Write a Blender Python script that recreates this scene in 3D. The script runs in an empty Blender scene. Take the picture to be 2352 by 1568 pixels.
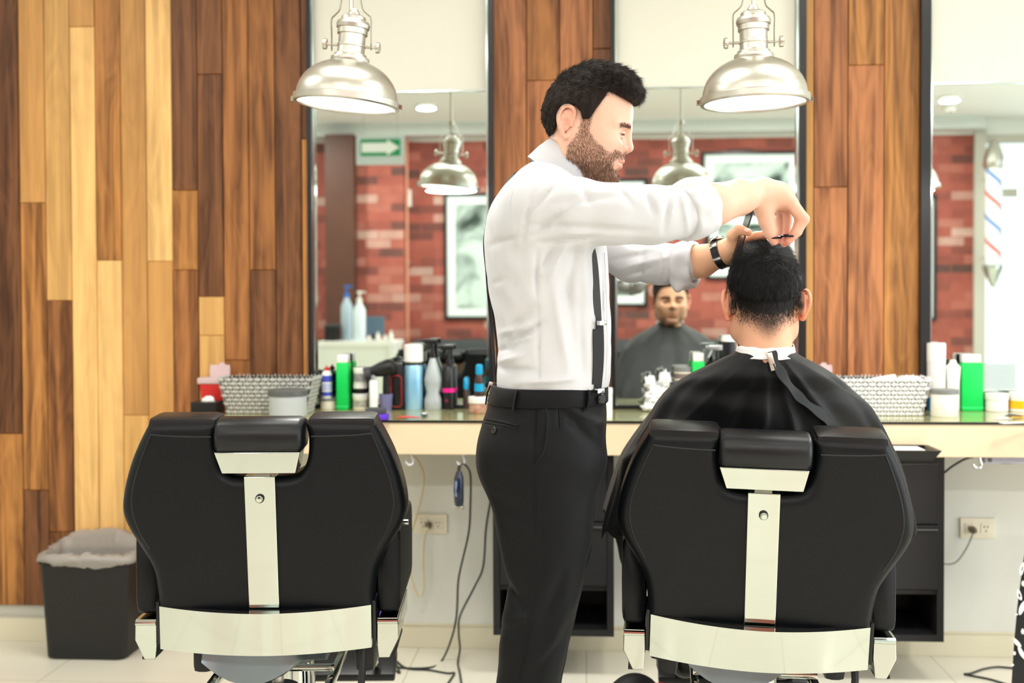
import bpy, bmesh, math, random
import numpy as np
from mathutils import Vector, Matrix, Euler
random.seed(7); np.random.seed(7)
PI = math.pi
C = bpy.context.scene.collection
SC = bpy.context.scene

# ------------------------------------------------------------------ camera
FPX, CW, CH = 2600.0, 2352.0, 1568.0
EYE = Vector((0.0, 0.0, 1.25))
YAW, PITCH, ROLL, SHIFT = math.radians(3.72), math.radians(-1.1), math.radians(-0.2), -46.0
CROT = Matrix.Rotation(YAW, 3, 'Z') @ Matrix.Rotation(PI/2 + PITCH, 3, 'X') @ Matrix.Rotation(ROLL, 3, 'Z')
cam = bpy.data.cameras.new('camera'); camo = bpy.data.objects.new('camera', cam); C.objects.link(camo)
camo.matrix_world = Matrix.Translation(EYE) @ CROT.to_4x4()
cam.sensor_width = 36; cam.lens = FPX/CW*36; cam.shift_y = SHIFT/CW
cam.dof.use_dof = True; cam.dof.focus_distance = 2.42; cam.dof.aperture_fstop = 2.8
cam.clip_start = 0.05
SC.camera = camo

# ------------------------------------------------------------------ world, exposure
SC.view_settings.view_transform = 'Standard'; SC.view_settings.look = 'None'
SC.view_settings.gamma = 1.0; SC.view_settings.use_curve_mapping = False
SC.view_settings.exposure = -0.74
W = bpy.data.worlds.new('daylight'); SC.world = W; W.use_nodes = True
W.node_tree.nodes['Background'].inputs[0].default_value = (0.93, 0.97, 1.0, 1)
W.node_tree.nodes['Background'].inputs[1].default_value = 3.0
SC.cycles.use_denoising = True
SC.cycles.max_bounces = 8; SC.cycles.diffuse_bounces = 4; SC.cycles.glossy_bounces = 5
SC.cycles.transmission_bounces = 6; SC.cycles.transparent_max_bounces = 10
SC.cycles.caustics_reflective = False; SC.cycles.caustics_refractive = False
SC.cycles.sample_clamp_indirect = 6.0

def area(name, loc, sx, sy, power, rot=(0,0,0), col=(1,1,1), shape='RECTANGLE', spread=PI):
    l = bpy.data.lights.new(name, 'AREA'); l.shape = shape; l.size = sx
    if shape in ('RECTANGLE', 'ELLIPSE'): l.size_y = sy
    l.energy = power; l.color = col; l.spread = spread
    o = bpy.data.objects.new(name, l); C.objects.link(o); o.location = loc; o.rotation_euler = rot
    return o

YM = 4.03          # the plane of the mirrors' glass
YB = -2.40         # the brick wall behind the camera
ZC = 2.85          # ceiling
XL, XR = -3.6, 5.3 # side walls
# daylight portals over the two glazed walls, unseen ceiling panels added for soft light
area('window_daylight_right', (XR-0.06, 1.4, 1.35), 5.0, 2.5, 300, (0, PI/2, 0), (0.91, 0.965, 1.0))
area('window_daylight_back', (4.5, YB+0.08, 1.35), 1.3, 2.4, 45, (PI/2, 0, 0), (0.95, 0.98, 1.0))
ADDED_PANELS = [(-2.3, 0.9), (-0.55, 0.9), (1.2, 0.9), (2.95, 0.9), (-2.3, 2.6), (-0.55, 2.6), (1.2, 2.6), (2.95, 2.6)]
for i, (x, y) in enumerate(ADDED_PANELS):
    area('added_panel_glow', (x, y, ZC-0.045), 1.1, 0.5, 7 if y < 2 else 22, (0, 0, 0), (1.0, 0.995, 0.98))

DOWNLIGHTS = [(-2.6, -1.2), (-1.3, -1.2), (0.1, -1.2), (1.5, -1.2), (2.9, -1.2)]
for x, y in DOWNLIGHTS: area('downlight_glow', (x, y, ZC-0.03), 0.14, 0.14, 54, (0, 0, 0), (1.0, 0.98, 0.95), 'DISK')

def ray(px, py):
    d = Vector(((px-CW/2)/FPX, -(py-CH/2)/FPX + SHIFT/FPX, -1.0))
    return CROT @ d
def at(px, py, Y):
    d = ray(px, py); t = (Y-EYE.y)/d.y
    return EYE + d*t
def mir(px, py, Y):            # where a thing seen in the mirror really stands
    p = at(px, py, 2*YM - Y); return Vector((p.x, Y, p.z))
def px_per_m(Y): return FPX/Y

# ------------------------------------------------------------------ materials
def lin(c):
    return tuple(((v/255)/12.92 if v/255 <= 0.04045 else ((v/255+0.055)/1.055)**2.4) for v in c)
MATS = {}
def mat(name, rgb, rough=0.5, metal=0.0, spec=0.5, bump=None, sheen=0, trans=0, ior=1.45, emit=None, es=1.0, coat=0, alpha=1, var=None, aniso=0, sss=0):
    if name in MATS: return MATS[name]
    m = bpy.data.materials.new(name); m.use_nodes = True; nt = m.node_tree
    b = nt.nodes['Principled BSDF']; c = lin(rgb) + (1,)
    b.inputs['Base Color'].default_value = c; b.inputs['Roughness'].default_value = rough
    b.inputs['Metallic'].default_value = metal; b.inputs['Specular IOR Level'].default_value = spec
    b.inputs['IOR'].default_value = ior
    if sheen: b.inputs['Sheen Weight'].default_value = sheen
    if trans: b.inputs['Transmission Weight'].default_value = trans
    if coat: b.inputs['Coat Weight'].default_value = coat
    if alpha < 1: b.inputs['Alpha'].default_value = alpha
    if aniso: b.inputs['Anisotropic'].default_value = aniso
    if sss:
        b.inputs['Subsurface Weight'].default_value = sss; b.inputs['Subsurface Radius'].default_value = (0.012, 0.005, 0.003); b.inputs['Subsurface Scale'].default_value = 1.0
    if emit is not None:
        b.inputs['Emission Color'].default_value = lin(emit)+(1,); b.inputs['Emission Strength'].default_value = es
    tc = None
    if bump or var:
        tc = nt.nodes.new('ShaderNodeTexCoord')
    if bump:
        sc, st, dist = bump
        n = nt.nodes.new('ShaderNodeTexNoise'); n.inputs['Scale'].default_value = sc; n.inputs['Detail'].default_value = 4
        bp = nt.nodes.new('ShaderNodeBump'); bp.inputs['Strength'].default_value = st; bp.inputs['Distance'].default_value = dist
        nt.links.new(tc.outputs['Object'], n.inputs['Vector']); nt.links.new(n.outputs['Fac'], bp.inputs['Height'])
        nt.links.new(bp.outputs['Normal'], b.inputs['Normal'])
    if var:
        sc, rgb2 = var
        n = nt.nodes.new('ShaderNodeTexNoise'); n.inputs['Scale'].default_value = sc; n.inputs['Detail'].default_value = 5
        mx = nt.nodes.new('ShaderNodeMix'); mx.data_type = 'RGBA'
        mx.inputs[6].default_value = c; mx.inputs[7].default_value = lin(rgb2)+(1,)
        nt.links.new(tc.outputs['Object'], n.inputs['Vector']); nt.links.new(n.outputs['Fac'], mx.inputs[0])
        nt.links.new(mx.outputs[2], b.inputs['Base Color'])
    MATS[name] = m; return m
def vmat(name, rough=0.5, spec=0.5, sss=0, bump=None, attr='tint', sheen=0):
    m = mat(name, (128,128,128), rough, spec=spec, sss=sss, bump=bump, sheen=sheen)
    nt = m.node_tree; a = nt.nodes.new('ShaderNodeAttribute'); a.attribute_name = attr
    nt.links.new(a.outputs['Color'], nt.nodes['Principled BSDF'].inputs['Base Color']); return m

# ------------------------------------------------------------------ meshes
def link(o, parent=None):
    C.objects.link(o)
    if parent: o.parent = parent
    return o
def mesh(name, V, F, m, parent=None, smooth=True, auto=None):
    me = bpy.data.meshes.new(name)
    V = np.asarray(V, dtype=np.float32)
    if isinstance(F, np.ndarray):
        n, k = F.shape
        me.vertices.add(len(V)); me.vertices.foreach_set('co', V.ravel())
        me.loops.add(n*k); me.loops.foreach_set('vertex_index', F.astype(np.int32).ravel())
        me.polygons.add(n); me.polygons.foreach_set('loop_start', np.arange(0, n*k, k, dtype=np.int32))
        me.update(calc_edges=True)
    else:
        me.from_pydata([tuple(map(float, v)) for v in V], [], F); me.update()
    if smooth:
        me.polygons.foreach_set('use_smooth', [True]*len(me.polygons))
        if auto is not None: me.set_sharp_from_angle(angle=math.radians(auto))
    me.validate()
    if m: me.materials.append(m)
    return link(bpy.data.objects.new(name, me), parent)
class MB:
    """collects shapes and links them as one mesh"""
    def __init__(s): s.V = []; s.F = []; s.M = []; s.mi = 0
    def add(s, V, F):
        o = len(s.V); s.V += [tuple(v) for v in V]; s.F += [tuple(i+o for i in f) for f in F]; s.M += [s.mi]*len(F); return s
    def use(s, i): s.mi = i; return s
    def box(s, c, d, rot=None, bev=0):
        hx, hy, hz = d[0]/2, d[1]/2, d[2]/2
        if bev:
            b = min(bev, hx*.9, hy*.9, hz*.9); bm = bmesh.new()
            bmesh.ops.create_cube(bm, size=1.0, matrix=Matrix.Diagonal((2*hx, 2*hy, 2*hz, 1)))
            bmesh.ops.bevel(bm, geom=bm.edges[:], offset=b, segments=2, profile=0.6, affect='EDGES')
            V = [v.co.copy() for v in bm.verts]; bm.verts.index_update(); F = [[v.index for v in f.verts] for f in bm.faces]; bm.free()
        else:
            V = [Vector((x, y, z)) for x in (-hx, hx) for y in (-hy, hy) for z in (-hz, hz)]
            F = [(0,1,3,2),(4,6,7,5),(0,4,5,1),(2,3,7,6),(0,2,6,4),(1,5,7,3)]
        if rot is not None:
            R = Euler(rot).to_matrix() if not isinstance(rot, Matrix) else rot
            V = [R @ v for v in V]
        c = Vector(c); return s.add([v + c for v in V], F)
    def rings(s, R, cap0=True, cap1=True, closed=True):
        n = len(R[0]); V = [p for r in R for p in r]; F = []
        for i in range(len(R)-1):
            for j in range(n if closed else n-1):
                a, b = i*n+j, i*n+(j+1) % n; F.append((a, b, b+n, a+n))
        if cap0: F.append(tuple(range(n-1, -1, -1)))
        if cap1: F.append(tuple((len(R)-1)*n+j for j in range(n)))
        return s.add(V, F)
    def lathe(s, prof, c=(0,0,0), n=32, axis=None, cap0=True, cap1=True):
        c = Vector(c); Q = Vector((0,0,1)).rotation_difference(Vector(axis)) if axis is not None else None; R = []
        for r, z in prof:
            ring = [Vector((r*math.cos(2*PI*k/n), r*math.sin(2*PI*k/n), z)) for k in range(n)]
            R.append([(Q @ v if Q else v) + c for v in ring])
        return s.rings(R, cap0, cap1)
    def tube(s, pts, r, n=8, cap=True, flat=None):
        pts = [Vector(p) for p in pts]; R = []; N = len(pts)
        rr = r if isinstance(r, (list, tuple)) else [r]*N
        t0 = (pts[1]-pts[0]).normalized(); up = Vector((0,0,1)) if abs(t0.z) < .9 else Vector((1,0,0))
        u = t0.cross(up).normalized(); pt = t0
        for i in range(N):
            t = (pts[min(i+1, N-1)]-pts[max(i-1, 0)])
            t = t.normalized() if t.length > 1e-9 else pt
            u = (u - t*u.dot(t)).normalized(); v = t.cross(u); pt = t
            a, b = (rr[i], rr[i]) if flat is None else (rr[i], rr[i]*flat)
            R.append([pts[i] + u*(a*math.cos(2*PI*k/n)) + v*(b*math.sin(2*PI*k/n)) for k in range(n)])
        return s.rings(R, cap, cap)
    def prism(s, outline, h, M=None):
        """outline in XY extruded 0..h in Z, moved by M"""
        n = len(outline); V = [Vector((x, y, z)) for z in (0, h) for x, y in outline]
        F = [tuple(range(n-1, -1, -1)), tuple(range(n, 2*n))] + [(i, (i+1) % n, n+(i+1) % n, n+i) for i in range(n)]
        if M is not None: V = [M @ v for v in V]
        return s.add(V, F)
    def build(s, name, mats, parent=None, smooth=False, auto=35, bevel=0, seg=2):
        ms = mats if isinstance(mats, (list, tuple)) else [mats]
        o = mesh(name, s.V, s.F, None, parent, smooth, auto if smooth else None)
        for m in ms: o.data.materials.append(m)
        if len(ms) > 1: o.data.polygons.foreach_set('material_index', s.M)
        bm = bmesh.new(); bm.from_mesh(o.data); bmesh.ops.recalc_face_normals(bm, faces=bm.faces[:]); bm.to_mesh(o.data); bm.free()
        if bevel:
            b = o.modifiers.new('bevel', 'BEVEL'); b.width = bevel; b.segments = seg; b.limit_method = 'ANGLE'; b.angle_limit = math.radians(35)
            o.data.polygons.foreach_set('use_smooth', [True]*len(o.data.polygons)); b.harden_normals = True
        return o
def empty(name, loc=(0,0,0), rz=0):
    o = bpy.data.objects.new(name, None); o.empty_display_size = 0.05; o.location = loc; o.rotation_euler = (0,0,rz); return link(o)
def tag(o, label, cat, group=None, kind=None):
    o['label'] = label; o['category'] = cat
    if group: o['group'] = group
    if kind: o['kind'] = kind
    return o
def struct(o, label=None):
    o['kind'] = 'structure'
    if label: o['label'] = label
    return o
def copy_tree(o, parent=None):
    c = o.copy(); C.objects.link(c); c.parent = parent
    for ch in list(o.children): copy_tree(ch, c)
    return c
def bez(P, n=12):
    """smooth curve through the points"""
    P = [Vector(p) for p in P]; out = []
    for i in range(len(P)-1):
        p0 = P[max(i-1, 0)]; p1 = P[i]; p2 = P[i+1]; p3 = P[min(i+2, len(P)-1)]
        for k in range(n):
            t = k/n; out.append(0.5*((2*p1)+(p2-p0)*t+(2*p0-5*p1+4*p2-p3)*t*t+(-p0+3*p1-3*p2+p3)*t**3))
    out.append(P[-1]); return out
def interp(tab, z):
    """piecewise smooth table lookup: tab sorted rows (z, a, b, ...)"""
    T = np.array(tab, dtype=float); o = np.argsort(T[:,0]); T = T[o]
    return [np.interp(z, T[:,0], T[:,k]) for k in range(1, T.shape[1])]
def spl(xs, ys):
    """natural-ish cubic through the points, for numpy arrays"""
    xs = np.array(xs, float); ys = np.array(ys, float); o = np.argsort(xs); xs = xs[o]; ys = ys[o]
    m = np.gradient(ys, xs)
    def f(x):
        x = np.clip(x, xs[0], xs[-1]); i = np.clip(np.searchsorted(xs, x)-1, 0, len(xs)-2)
        h = xs[i+1]-xs[i]; t = (x-xs[i])/h
        return (2*t**3-3*t**2+1)*ys[i]+(t**3-2*t**2+t)*h*m[i]+(-2*t**3+3*t**2)*ys[i+1]+(t**3-t**2)*h*m[i+1]
    return f

# ------------------------------------------------------------------ soft bodies from distance fields
def smin(a, b, k):
    if k <= 0: return np.minimum(a, b)
    h = np.maximum(k-np.abs(a-b), 0)/k; return np.minimum(a, b)-h*h*k*0.25
def smax(a, b, k): return -smin(-a, -b, k)
class Field:
    def __init__(s, lo, hi, h):
        s.lo = np.array(lo, float); s.h = h; s.n = np.ceil((np.array(hi)-s.lo)/h).astype(int)+1
        s.F = np.full(tuple(s.n), 1.0, dtype=np.float32)
        s.ax = [s.lo[i]+h*np.arange(s.n[i]) for i in range(3)]
    def sub(s, lo, hi):
        a = np.maximum(np.floor((np.array(lo)-s.lo)/s.h).astype(int), 0); b = np.minimum(np.ceil((np.array(hi)-s.lo)/s.h).astype(int)+1, s.n)
        if np.any(b <= a): return None
        sl = tuple(slice(a[i], b[i]) for i in range(3))
        P = np.meshgrid(*[s.ax[i][sl[i]].astype(np.float32) for i in range(3)], indexing='ij', sparse=True)
        return sl, P
    def put(s, fn, lo, hi, k=0.0, op='u'):
        m = k+4*s.h; q = s.sub(np.array(lo)-m, np.array(hi)+m)
        if q is None: return s
        sl, P = q; d = fn(*P)
        if op == 'u': s.F[sl] = smin(s.F[sl], d, k)
        elif op == 's': s.F[sl] = smax(s.F[sl], -d, k)
        elif op == 'i': s.F[sl] = smax(s.F[sl], d, k)
        elif op == 'd': s.F[sl] = s.F[sl] + d
        return s
    def cone(s, a, b, ra, rb, k=0.01, op='u', squash=None):
        a = np.array(a, float); b = np.array(b, float); ba = b-a; L = float(ba @ ba)+1e-12
        def fn(X, Y, Z):
            px, py, pz = X-a[0], Y-a[1], Z-a[2]
            t = np.clip((px*ba[0]+py*ba[1]+pz*ba[2])/L, 0, 1)
            qx, qy, qz = px-t*ba[0], py-t*ba[1], pz-t*ba[2]
            if squash:
                n, f = squash; c = (qx*n[0]+qy*n[1]+qz*n[2])*(1/f-1); qx, qy, qz = qx+c*n[0], qy+c*n[1], qz+c*n[2]
                return (np.sqrt(qx*qx+qy*qy+qz*qz)-(ra+(rb-ra)*t))*min(f, 1)
            return np.sqrt(qx*qx+qy*qy+qz*qz)-(ra+(rb-ra)*t)
        R = max(ra, rb)*(max(1, squash[1]) if squash else 1)
        return s.put(fn, np.minimum(a, b)-R, np.maximum(a, b)+R, k, op)
    def chain(s, pts, rad, k=0.006, op='u', k0=None, squash=None):
        for i in range(len(pts)-1): s.cone(pts[i], pts[i+1], rad[i], rad[i+1], (k0 if (k0 is not None and i == 0) else k), op, squash)
        return s
    def ell(s, c, r, k=0.01, op='u', rot=None):
        c = np.array(c, float); r = np.array(r, float); M = np.array(rot) if rot is not None else np.eye(3)
        def fn(X, Y, Z):
            p = [X-c[0], Y-c[1], Z-c[2]]
            q = [M[0][i]*p[0]+M[1][i]*p[1]+M[2][i]*p[2] for i in range(3)]   # M columns are the local axes
            k0 = np.sqrt((q[0]/r[0])**2+(q[1]/r[1])**2+(q[2]/r[2])**2); k1 = np.sqrt((q[0]/r[0]**2)**2+(q[1]/r[1]**2)**2+(q[2]/r[2]**2)**2)
            return k0*(k0-1)/np.maximum(k1, 1e-9)
        R = max(r); return s.put(fn, c-R, c+R, k, op)
    def mesh(s):
        F = s.F; S = F < 0; nx, ny, nz = F.shape
        cs = [(i, j, k) for i in (0, 1) for j in (0, 1) for k in (0, 1)]
        cnt = np.zeros((nx-1, ny-1, nz-1), np.int8)
        for i, j, k in cs: cnt += S[i:nx-1+i, j:ny-1+j, k:nz-1+k]
        A = np.argwhere((cnt > 0) & (cnt < 8)); ids = np.full(cnt.shape, -1, np.int32); ids[tuple(A.T)] = np.arange(len(A))
        acc = np.zeros((len(A), 3)); num = np.zeros(len(A))
        for c0 in cs:
            for ax in range(3):
                if c0[ax]: continue
                c1 = list(c0); c1[ax] = 1
                f0 = F[A[:,0]+c0[0], A[:,1]+c0[1], A[:,2]+c0[2]]; f1 = F[A[:,0]+c1[0], A[:,1]+c1[1], A[:,2]+c1[2]]
                x = (f0 < 0) != (f1 < 0); t = np.where(x, f0/np.where(x, f0-f1, 1), 0)
                p = np.tile(np.array(c0, float), (len(A), 1)); p[:, ax] += t
                acc += p*x[:, None]; num += x
        V = s.lo+(A+acc/np.maximum(num, 1)[:, None])*s.h; Q = []
        for ax in range(3):
            sl0 = [slice(None)]*3; sl1 = [slice(None)]*3; sl0[ax] = slice(0, -1); sl1[ax] = slice(1, None)
            D = S[tuple(sl0)] != S[tuple(sl1)]; E = np.argwhere(D); b, c = [a for a in range(3) if a != ax]
            E = E[(E[:,b] > 0) & (E[:,c] > 0) & (E[:,b] < s.n[b]-1) & (E[:,c] < s.n[c]-1)]
            ins = S[tuple(E.T)]
            def cell(db, dc):
                G = E.copy(); G[:,b] += db; G[:,c] += dc; return ids[tuple(G.T)]
            q = np.stack([cell(-1,-1), cell(0,-1), cell(0,0), cell(-1,0)], 1)
            flip = ins if ax != 1 else ~ins
            q[~flip] = q[~flip][:, ::-1]; Q.append(q)
        return V, np.concatenate(Q)
def relax(V, F, it=2, w=0.5):
    e = np.concatenate([F[:, [0,1]], F[:, [1,2]], F[:, [2,3]], F[:, [3,0]]]); n = len(V)
    for _ in range(it):
        A = np.zeros_like(V); c = np.zeros(n)
        for k in range(3):
            A[:,k] = np.bincount(e[:,0], V[e[:,1],k], n)+np.bincount(e[:,1], V[e[:,0],k], n)
        c = np.bincount(e[:,0], minlength=n)+np.bincount(e[:,1], minlength=n)
        V = V*(1-w)+A/np.maximum(c, 1)[:,None]*w
    return V
def paint(o, cols, name='tint'):
    a = o.data.color_attributes.new(name, 'FLOAT_COLOR', 'POINT')
    cols = np.concatenate([cols, np.ones((len(cols), 1))], 1) if cols.shape[1] == 3 else cols
    a.data.foreach_set('color', cols.astype(np.float32).ravel())
def gs(x, s): return np.exp(-(x/s)**2)
def sstep(a, b, x):
    t = np.clip((x-a)/(b-a), 0, 1); return t*t*(3-2*t)

chrome = mat('polished_chrome', (200, 206, 200), 0.06, 1.0)
steel = mat('brushed_steel', (205, 202, 192), 0.32, 1.0, aniso=0.5)
black_plastic = mat('black_plastic', (18, 18, 20), 0.35)
white_plastic = mat('white_plastic', (238, 238, 236), 0.35)
black_frame = mat('black_lacquer', (22, 24, 26), 0.3)
# ------------------------------------------------------------------ more distance helpers
def poly_sdf(P, X, Z):
    X, Z = np.broadcast_arrays(X, Z); d = np.full(X.shape, 1e9, np.float32); ins = np.zeros(X.shape, bool); n = len(P)
    for i in range(n):
        ax_, az = P[i]; bx, bz = P[(i+1) % n]; ex, ez = bx-ax_, bz-az; wx, wz = X-ax_, Z-az
        t = np.clip((wx*ex+wz*ez)/(ex*ex+ez*ez+1e-12), 0, 1); d = np.minimum(d, (wx-ex*t)**2+(wz-ez*t)**2)
        c = ((az > Z) != (bz > Z)); ins ^= c & (X < (bx-ax_)*(Z-az)/(bz-az+1e-12)+ax_)
    d = np.sqrt(d); return np.where(ins, -d, d)
def slices(z, cx, ax, cy, ay, n=2.3):
    """vertical stack of superellipses given by tables over z; returns fn(X, Y, Z)"""
    f = [spl(z, v) for v in (cx, ax, cy, ay)]; z0, z1 = min(z), max(z)
    def fn(X, Y, Z):
        zz = np.clip(Z, z0, z1); a, b, c, e = (g(zz) for g in f)
        q = (np.abs((X-a)/b)**n+np.abs((Y-c)/e)**n)**(1/n); d = (q-1)*np.minimum(b, e)
        return np.maximum(d, np.maximum(Z-z1, z0-Z))
    return fn
def crease(a, b, w, depth, ymin=-9, ymax=9):
    """a groove (depth>0) or ridge (depth<0) along the XZ segment a-b"""
    (x0, z0), (x1, z1) = a, b; ex, ez = x1-x0, z1-z0; L = ex*ex+ez*ez+1e-12
    def fn(X, Y, Z):
        wx, wz = X-x0, Z-z0; t = np.clip((wx*ex+wz*ez)/L, 0, 1); d2 = (wx-ex*t)**2+(wz-ez*t)**2
        return depth*np.exp(-d2/(w*w))*(1-.75*np.abs(2*t-1)**2)*((Y > ymin) & (Y < ymax))
    return fn
def wob(X, Y, Z, amp, f, seed, ax=(1, 1, 1)):
    r = np.random.RandomState(seed); o = 0
    for _ in range(5):
        k = r.normal(size=3)*f*np.array(ax); o = o+np.sin(k[0]*X+k[1]*Y+k[2]*Z+r.uniform(0, 6.28))
    return amp*o/2.2
from mathutils.bvhtree import BVHTree
def skin_of(o, origin):
    return BVHTree.FromPolygons([v.co.copy() for v in o.data.vertices], [tuple(p.vertices) for p in o.data.polygons]), origin
def on_skin(b, px, py, off=0.0):
    """the point of a surface met by the sight line, moved out by off"""
    t, o = b; d = ray(px, py).normalized(); h = t.ray_cast(EYE-o, d)
    if h[0] is None: return None, None
    n = h[1] if h[1].dot(d) < 0 else -h[1]; return h[0]+n*off, n
def seam(name, b, pts, r, m, parent, off=0.0005, n=6):
    P = [on_skin(b, x, y, off)[0] for x, y in [(p.x, p.y) for p in bez([(x, y, 0) for x, y in pts], n)]]
    P = [p for p in P if p is not None]
    return MB().tube(P, r, 6).build(name, m, parent, smooth=True) if len(P) > 1 else None
def to_obj(name, fld, m, parent=None, it=2, M=None, tint=None):
    V, Q = fld.mesh(); V = relax(V, Q, it, .5)
    col = tint(V) if tint is not None else None
    W_ = V
    if M is not None: A = np.array(M); W_ = V @ A[:3,:3].T+A[:3,3]
    o = mesh(name, W_, Q[:, ::-1] if (M is not None and np.linalg.det(np.array(M)[:3,:3]) < 0) else Q, m, parent)
    if col is not None: paint(o, col)
    return o
# ================================================================== the room
plaster = mat('white_wall_paint', (222, 224, 217), 0.6, bump=(60, 0.05, 0.002))
panelwhite = mat('satin_white_panel', (224, 223, 208), 0.35)
ceilm = mat('ceiling_paint', (236, 236, 230), 0.7)
# floor: large glossy cream tiles
def tiles_material(name, base, line, sx, sy, rough):
    m = mat(name, base, rough, spec=0.5); nt = m.node_tree; b = nt.nodes['Principled BSDF']
    tc = nt.nodes.new('ShaderNodeTexCoord'); br = nt.nodes.new('ShaderNodeTexBrick')
    br.offset = 0; br.inputs['Scale'].default_value = 1; br.inputs['Brick Width'].default_value = sx; br.inputs['Row Height'].default_value = sy
    br.inputs['Mortar Size'].default_value = 0.0022; br.inputs['Mortar Smooth'].default_value = 0.2
    br.inputs['Color1'].default_value = lin(base)+(1,); br.inputs['Color2'].default_value = tuple(v*0.97 for v in lin(base))+(1,)
    br.inputs['Mortar'].default_value = lin(line)+(1,)
    nt.links.new(tc.outputs['Object'], br.inputs['Vector']); nt.links.new(br.outputs['Color'], b.inputs['Base Color']); return m
floor_m = tiles_material('cream_floor_tile', (230, 226, 210), (190, 182, 160), 0.6, 0.6, 0.16)
# brick wall
def brick_material():
    m = mat('red_brick', (150, 60, 45), 0.75); nt = m.node_tree; b = nt.nodes['Principled BSDF']
    tc = nt.nodes.new('ShaderNodeTexCoord'); mp = nt.nodes.new('ShaderNodeMapping'); mp.inputs['Rotation'].default_value = (PI/2, 0, 0)
    br = nt.nodes.new('ShaderNodeTexBrick'); br.inputs['Scale'].default_value = 1
    br.inputs['Brick Width'].default_value = 0.235; br.inputs['Row Height'].default_value = 0.082; br.inputs['Mortar Size'].default_value = 0.004
    br.inputs['Bias'].default_value = 0.0
    br.inputs['Color1'].default_value = (0, 0, 0, 1); br.inputs['Color2'].default_value = (1, 1, 1, 1); br.inputs['Mortar'].default_value = (0.42, 0.42, 0.42, 1)
    rp = nt.nodes.new('ShaderNodeValToRGB'); e = rp.color_ramp.elements
    e[0].position = 0.0; e[0].color = lin((100, 72, 66))+(1,); e[1].position = 1.0; e[1].color = lin((214, 176, 162))+(1,)
    for p, c in ((0.12, (140, 78, 68)), (0.4, (176, 92, 78)), (0.7, (182, 98, 82)), (0.86, (192, 116, 100))):
        x = e.new(p); x.color = lin(c)+(1,)
    no = nt.nodes.new('ShaderNodeTexNoise'); no.inputs['Scale'].default_value = 9; no.inputs['Detail'].default_value = 5
    mx = nt.nodes.new('ShaderNodeMix'); mx.data_type = 'RGBA'; mx.blend_type = 'MULTIPLY'; mx.inputs[0].default_value = 0.45
    bp = nt.nodes.new('ShaderNodeBump'); bp.inputs['Strength'].default_value = 0.6; bp.inputs['Distance'].default_value = 0.006; bp.invert = True
    L = nt.links.new
    L(tc.outputs['Object'], mp.inputs[0]); L(mp.outputs[0], br.inputs['Vector']); L(br.outputs['Color'], rp.inputs[0]); L(tc.outputs['Object'], no.inputs[0])
    L(rp.outputs[0], mx.inputs[6]); L(no.outputs['Fac'], mx.inputs[7]); L(mx.outputs[2], b.inputs['Base Color']); L(br.outputs['Fac'], bp.inputs['Height']); L(bp.outputs[0], b.inputs['Normal'])
    return m
brick = brick_material()

def slab(name, lo, hi, m, bevel=0, label=None):
    lo = Vector(lo); hi = Vector(hi)
    o = MB().box(((lo+hi)/2), (hi-lo)).build(name, m, bevel=bevel); return struct(o, label)
YW = YM+0.03        # plaster face of the mirror wall
slab('floor', (XL-0.2, YB-0.2, -0.1), (XR+0.2, YW+0.2, 0), floor_m)
slab('ceiling', (XL-0.2, YB-0.2, ZC), (XR+0.2, YW+0.2, ZC+0.1), ceilm)
slab('wall_front', (XL-0.2, YW, 0), (XR+0.2, YW+0.2, ZC), plaster)
slab('wall_left', (XL-0.2, YB, 0), (XL, YW, ZC), plaster)
XG = mir(2238, 600, YB).x       # where the brick ends and the glazing begins
slab('wall_back', (XL, YB-0.2, 0), (XG, YB, 2.72), brick)
slab('wall_back_header', (XL, YB-0.2, 2.72), (XR, YB+0.0, ZC), ceilm)
slab('trim_back_soffit', (XL, YB, 2.74), (XG, YB+0.28, ZC), mat('soffit_grey', (205, 208, 204), 0.6))
# storefront glazing: slim frames around clear panes
framem = mat('storefront_frame', (196, 190, 176), 0.45)
def glass_material():
    m = bpy.data.materials.new('clear_pane'); m.use_nodes = True; nt = m.node_tree; nt.nodes.remove(nt.nodes['Principled BSDF'])
    out = nt.nodes['Material Output']; t = nt.nodes.new('ShaderNodeBsdfTransparent'); g = nt.nodes.new('ShaderNodeBsdfGlossy'); g.inputs['Roughness'].default_value = 0.0
    f = nt.nodes.new('ShaderNodeFresnel'); f.inputs[0].default_value = 1.45; x = nt.nodes.new('ShaderNodeMixShader')
    nt.links.new(f.outputs[0], x.inputs[0]); nt.links.new(t.outputs[0], x.inputs[1]); nt.links.new(g.outputs[0], x.inputs[2]); nt.links.new(x.outputs[0], out.inputs[0]); return m
pane = glass_material()
def glazing(name, p0, p1, n, zt):
    p0 = Vector(p0); p1 = Vector(p1); d = (p1-p0); L = d.length; u = d/L; a = math.atan2(u.y, u.x)
    f = MB(); w = 0.07
    for i in range(n+1): f.box(p0+u*(L*i/n)+Vector((0,0,zt/2)), (w, 0.09, zt), (0,0,a))
    for z in (0.04, 0.95 if n > 2 else 2.2, zt-0.035): f.box((p0+p1)/2+Vector((0,0,z)), (L, 0.08, w), (0,0,a))
    fr = struct(f.build(name, framem))
    g = MB().box((p0+p1)/2+Vector((0,0,zt/2)), (L, 0.01, zt), (0,0,a)).build('pane', pane, fr); return fr
glazing('window_1', (XR+0.05, YB, 0), (XR+0.05, YW, 0), 5, ZC)
glazing('window_2', (XG+0.05, YB-0.06, 0), (XR, YB-0.06, 0), 2, 2.72)
slab('trim_1', (XG-0.01, YB-0.1, 0), (XG+0.09, YB+0.03, 2.76), framem)
slab('ground_outside', (XL-6, YB-14, -0.16), (XR+14, YW+8, -0.11), mat('pale_pavement', (190, 188, 180), 0.9))

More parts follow.
